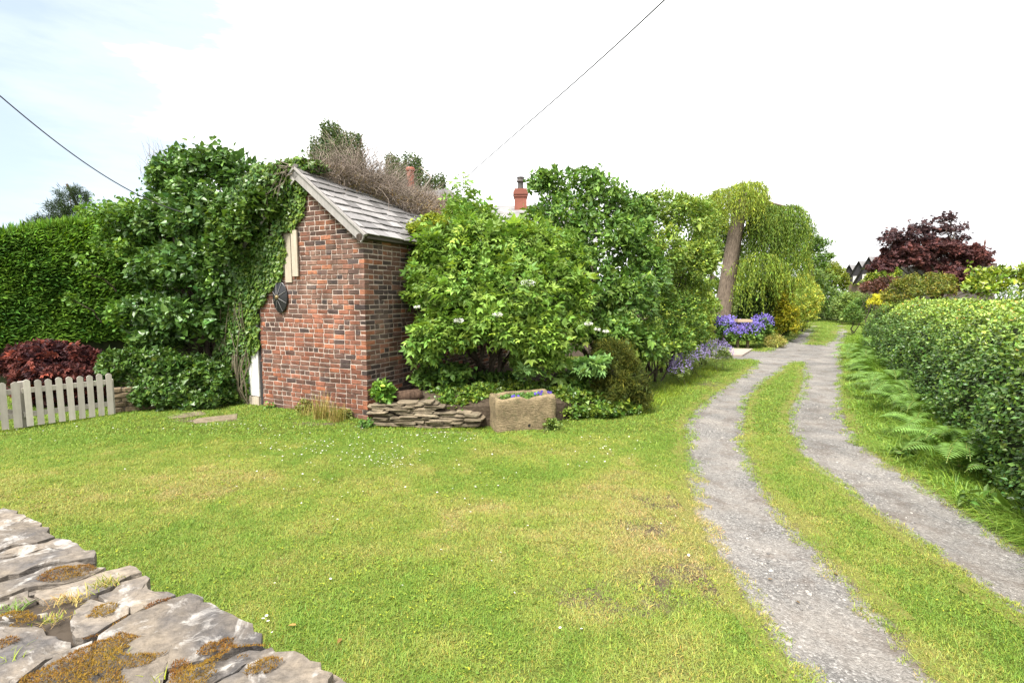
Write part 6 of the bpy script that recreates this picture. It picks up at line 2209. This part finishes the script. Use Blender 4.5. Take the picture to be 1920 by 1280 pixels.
for (px, py, s, lab) in [(1800, 880, 0.72, 'large fern with feathery fronds nearest the camera on the verge'), (1845, 860, 0.6, 'upright fern against the hedge foot beside the largest fern'), (1735, 800, 0.6, 'fern leaning over the track halfway along the verge'),
                         (1690, 770, 0.7, 'broad fern at the hedge foot, third from the camera'), (1660, 735, 0.7, 'fern overhanging the verge grass beside the sunken track'), (1640, 715, 0.75, 'pale fern at the hedge foot further along the lane'),
                         (1622, 692, 0.8, 'far fern at the hedge foot before the bend'), (1612, 672, 0.85, 'farthest fern on the verge near the hedge tip'), (1890, 920, 0.5, 'low fern in the shade of the hedge at the picture edge'), (1760, 835, 0.66, 'fern with drooping fronds between the largest fern and the leaning fern'), (1665, 752, 0.7, 'fern at the track edge in the middle of the verge'), (1712, 785, 0.62, 'fern tucked against the hedge foot behind the leaning fern'), (1690, 745, 0.7, 'fern arching out of the hedge foot above the broad fern'), (1648, 700, 0.75, 'fern overlapping the pale fern further along the lane'), (1775, 850, 0.6, 'small fern in front of the largest fern at the track edge')]:
    fern(px, py, s, lab)
for (px, py, lab) in [(1835, 960, 'broad-leaved dock plant at the edge of the gravel'), (1895, 975, 'dark leafy dock plant under the hedge at the picture edge'), (1700, 860, 'small dock plant in the verge grass')]:
    g = G(px, py)
    lo = [(g + [0, 0, 0.10], np.array([0.14, 0.14, 0.08])), (g + [0.1, 0.05, 0.14], np.array([0.12, 0.12, 0.08]))]
    bush('dock_plant', lab, 'weed', lo, g, 24, 3, 0.14, 0.095, 0.42, (0.06, 0.12, 0.03), (0.11, 0.17, 0.045), 0.006, 2, T=T_OVATE, flat=0.6, fill=0, group='docks on the verge')

# ------------------------------------------------------------------ cottage behind the shed
SLATEF = NT('far_slate')
_w = SLATEF.n('TexBrick', Scale=1.0, Mortar__Size=0.012)
SLATEF.set(_w.inputs['Vector'], SLATEF.mapping(SLATEF.n('TexCoord').outputs['UV'], (1, 1, 1)))
_p = SLATEF.pos()
SLATEF = SLATEF.surf(SLATEF.mix(1.0, SLATEF.ramp(SLATEF.noise(3, 5, 0.6, _p), [(0.3, (0.15, 0.145, 0.145)), (0.7, (0.25, 0.24, 0.235))]), SLATEF.ramp(SLATEF.noise(1, 2, 0.5, SLATEF.mapping(_p, (2, 2, 30))), [(0.4, 0.75), (0.6, 1.1)]), 'MULTIPLY'), 0.6, 0.4)
cot = empty('cottage', np.array([-1.5, 20, 0]), 'grey slate roof and red brick chimneys of a cottage behind the shed', 'house')
r0, r1 = P(770, 350, 18.5), P(838, 352, 18.5)
e_ = P(915, 384, 17.5)
w0, w1 = P(900, 386, 18), P(1060, 389, 18)
zr = r0[2]
zw = w0[2]
rr = MB()
# main hipped roof
L0 = np.array([r0[0] - 3.0, 21.5, zr]); L1 = np.array([r1[0], 18.8, zr])
ez = zr - 1.6
q = np.array([L0, L1, [r1[0] + 1.9, 17.6, ez], [L0[0], 18.2, ez], [r1[0] + 1.9, 22.5, ez], [L0[0], 24.5, ez]])
rr.add2(q, [[1, 2, 4]], [[0, 3, 2, 1], [0, 1, 4, 5]])
cro = rr.build('roof', SLATEF, cot, use_col=False)
rr = MB()
q = np.array([[w0[0] - 0.6, 18, zw], [w1[0] + 1.0, 18, zw], [w1[0] + 1.0, 16.2, zw - 1.5], [w0[0] - 0.6, 16.2, zw - 1.5], [w1[0] + 1, 19.8, zw - 1.5], [w0[0] - 0.6, 19.8, zw - 1.5]])
rr.add2(q, [[0, 3, 5], [1, 4, 2]], [[0, 1, 2, 3], [0, 5, 4, 1]])
rr.build('roof', SLATEF, cot, use_col=False)
rw = MB()
rw.box([w0[0] - 0.5, 16.5, -0.1], [w1[0] - w0[0] + 1.4, 0, 0], [0, 3.0, 0], UZ * (zw - 1.35), (0.10, 0.075, 0.06))
rw.build('wall', SOLID, cot)
rw = MB()
rw.box([L0[0], 18.5, -0.1], [r1[0] - L0[0] + 1.5, 0, 0], [0, 3.6, 0], UZ * ez, (0.20, 0.10, 0.07))
rw.build('wall', SOLID, cot)
RED, DKP = (0.21, 0.075, 0.052), (0.075, 0.065, 0.06)


def stack_(px, py0, w, h, Y, parent):
    c = P(px, py0, Y)
    s = Y / FPX
    st = MB()
    for (a, b, k) in ((-30, h * 0.55, 0.82), (h * 0.55, h * 0.68, 0.92), (h * 0.68, h * 0.82, 1.0), (h * 0.82, h * 0.92, 0.9), (h * 0.92, h, 0.8)):
        ww = w * s * k
        st.box(c + [-ww / 2, -ww / 2, a * s], [ww, 0, 0], [0, ww, 0], UZ * ((b - a) * s), np.array(RED) * rng.uniform(0.9, 1.1))
    st = st.build('chimney', SOLID, parent)
    pt = MB()
    t0 = c + UZ * h * s
    pt.tube([t0, t0 + UZ * 6 * s, t0 + UZ * 12 * s, t0 + UZ * 14 * s, t0 + UZ * 18 * s, t0 + UZ * 22 * s], np.array([6, 5, 5, 7.5, 6, 7]) * s, 8, DKP)
    pt.build('chimney_pot', SOLID, st)


stack_(976, 390, 27, 33, 18, cot)
c = P(770, 350, 18.5)
s = 18.5 / FPX
pt = MB()
pt.tube([c - UZ * 0.6, c + UZ * 27 * s, c + UZ * 28 * s, c + UZ * 31 * s, c + UZ * 34 * s], np.array([7.0, 6.5, 8.5, 8.5, 7]) * s, 10, (0.26, 0.09, 0.06))
pt.build('terracotta_pot', SOLID, cot)

# gabled house beyond the purple maple
DARKT, WHT = (0.03, 0.028, 0.03), (0.5, 0.48, 0.45)
hs = empty('gabled_house', P(1640, 530, 55) * [1, 1, 0], 'house with steep dark timbered gables and grey slates at the lane end', 'house')
hw_ = MB()
q0, q1 = P(1592, 525, 60), P(1700, 525, 46)
hw_.box(q0 * [1, 1, 0], (q1 - q0) * [1, 1, 0], [7, 5, 0], UZ * 4.2, (0.22, 0.14, 0.11))
hw_.build('wall', SOLID, hs)
for (px, py, Y, hwid, hg) in [(1594, 497, 60, 10, 30), (1612, 490, 57, 11, 36), (1631, 482, 54, 12, 42), (1656, 473, 50, 13, 48)]:
    a = P(px, py, Y)
    sc_ = Y / FPX
    du = unit(np.array([0.55, -0.83, 0]))                # along the lane front
    dn = np.array([0.83, 0.55, 0])                       # into the house
    wv, hv = hwid * sc_ * 1.8, hg * sc_ * 1.15
    l_, r_ = a - du * wv - UZ * hv, a + du * wv - UZ * hv
    gm = MB()
    gm.add2(np.array([a, l_, r_, a + dn * 0.1, l_ + dn * 0.1, r_ + dn * 0.1]), [[0, 1, 2], [3, 5, 4]], [[0, 3, 4, 1], [0, 2, 5, 3]], DARKT)
    gm.build('gable', SOLID, hs)
    rm_ = MB()
    rm_.add(np.array([a - dn * 0.3 + UZ * 0.08, a + dn * 5 + UZ * 0.08, r_ + dn * 5 + du * 0.15, r_ - dn * 0.3 + du * 0.15]), [[0, 1, 2, 3]])
    rm_.add(np.array([a - dn * 0.3 + UZ * 0.08, a + dn * 5 + UZ * 0.08, l_ + dn * 5 - du * 0.15, l_ - dn * 0.3 - du * 0.15]), [[0, 3, 2, 1]])
    rm_.build('gable_roof', SLATEF, hs, use_col=False)
    wd = MB()
    b_ = a - UZ * hv * 0.95 - dn * 0.05
    wd.box(b_ - du * wv * 0.45, du * wv * 0.9, -dn * 0.05, UZ * hv * 0.3, WHT)
    wd.build('window', SOLID, hs)
mr = MB()
a, b = P(1700, 465, 46), P(1846, 463, 44)
q = np.array([a, b, P(1858, 492, 41), P(1700, 500, 43), b + [1.5, 5, -1.6], a + [0, 6, -1.6]])
mr.add2(q, [[1, 2, 4]], [[0, 3, 2, 1], [0, 1, 4, 5]])
mr.build('roof', SLATEF, hs, use_col=False)
rw = MB()
rw.box(np.array([a[0], 42.5, 0]), [b[0] - a[0] - 0.2, 0, 0], [0, 4, 0], UZ * (P(1858, 492, 41)[2] + 0.05), (0.10, 0.085, 0.075))
rw.build('wall', SOLID, hs)
fi = MB()
fi.tube([b - UZ * 0.1, b + UZ * 0.25, b + UZ * 0.35, b + UZ * 0.7], [0.06, 0.06, 0.09, 0.01], 6, (0.12, 0.06, 0.05))
fi.build('finial', SOLID, hs)

# ------------------------------------------------------------------ overhead cables
def cable(name, pts_, rad, mat, label):
    pts_ = np.array(pts_)
    d = np.concatenate([[0], np.cumsum(np.linalg.norm(np.diff(pts_, axis=0), axis=1))])
    u = np.linspace(0, d[-1], 40)
    # smooth curve through the points
    c = np.stack([np.polyval(np.polyfit(d, pts_[:, k], min(3, len(pts_) - 1)), u) for k in range(3)], 1)
    m = MB()
    m.tube(c, rad, 6)
    tag(m.build(name, mat, None, True, use_col=False), label, 'cable')


cable('black_cable', [P(-160, 40, 7.2), P(0, 180, 7.9), P(100, 262, 8.3), P(240, 355, 8.8), P(340, 398, 9.1), P(400, 411, 9.25), P(440, 412, 9.35)], 0.010, CABLE, 'slack black cable swooping from the sky to the tree beside the shed')
cable('thin_wire', [P(871, 335, 18), P(1000, 222, 14), P(1130, 108, 11), P(1245, 0, 9), P(1330, -80, 8)], 0.0125, WIRE, 'thin straight grey wire crossing the white sky')
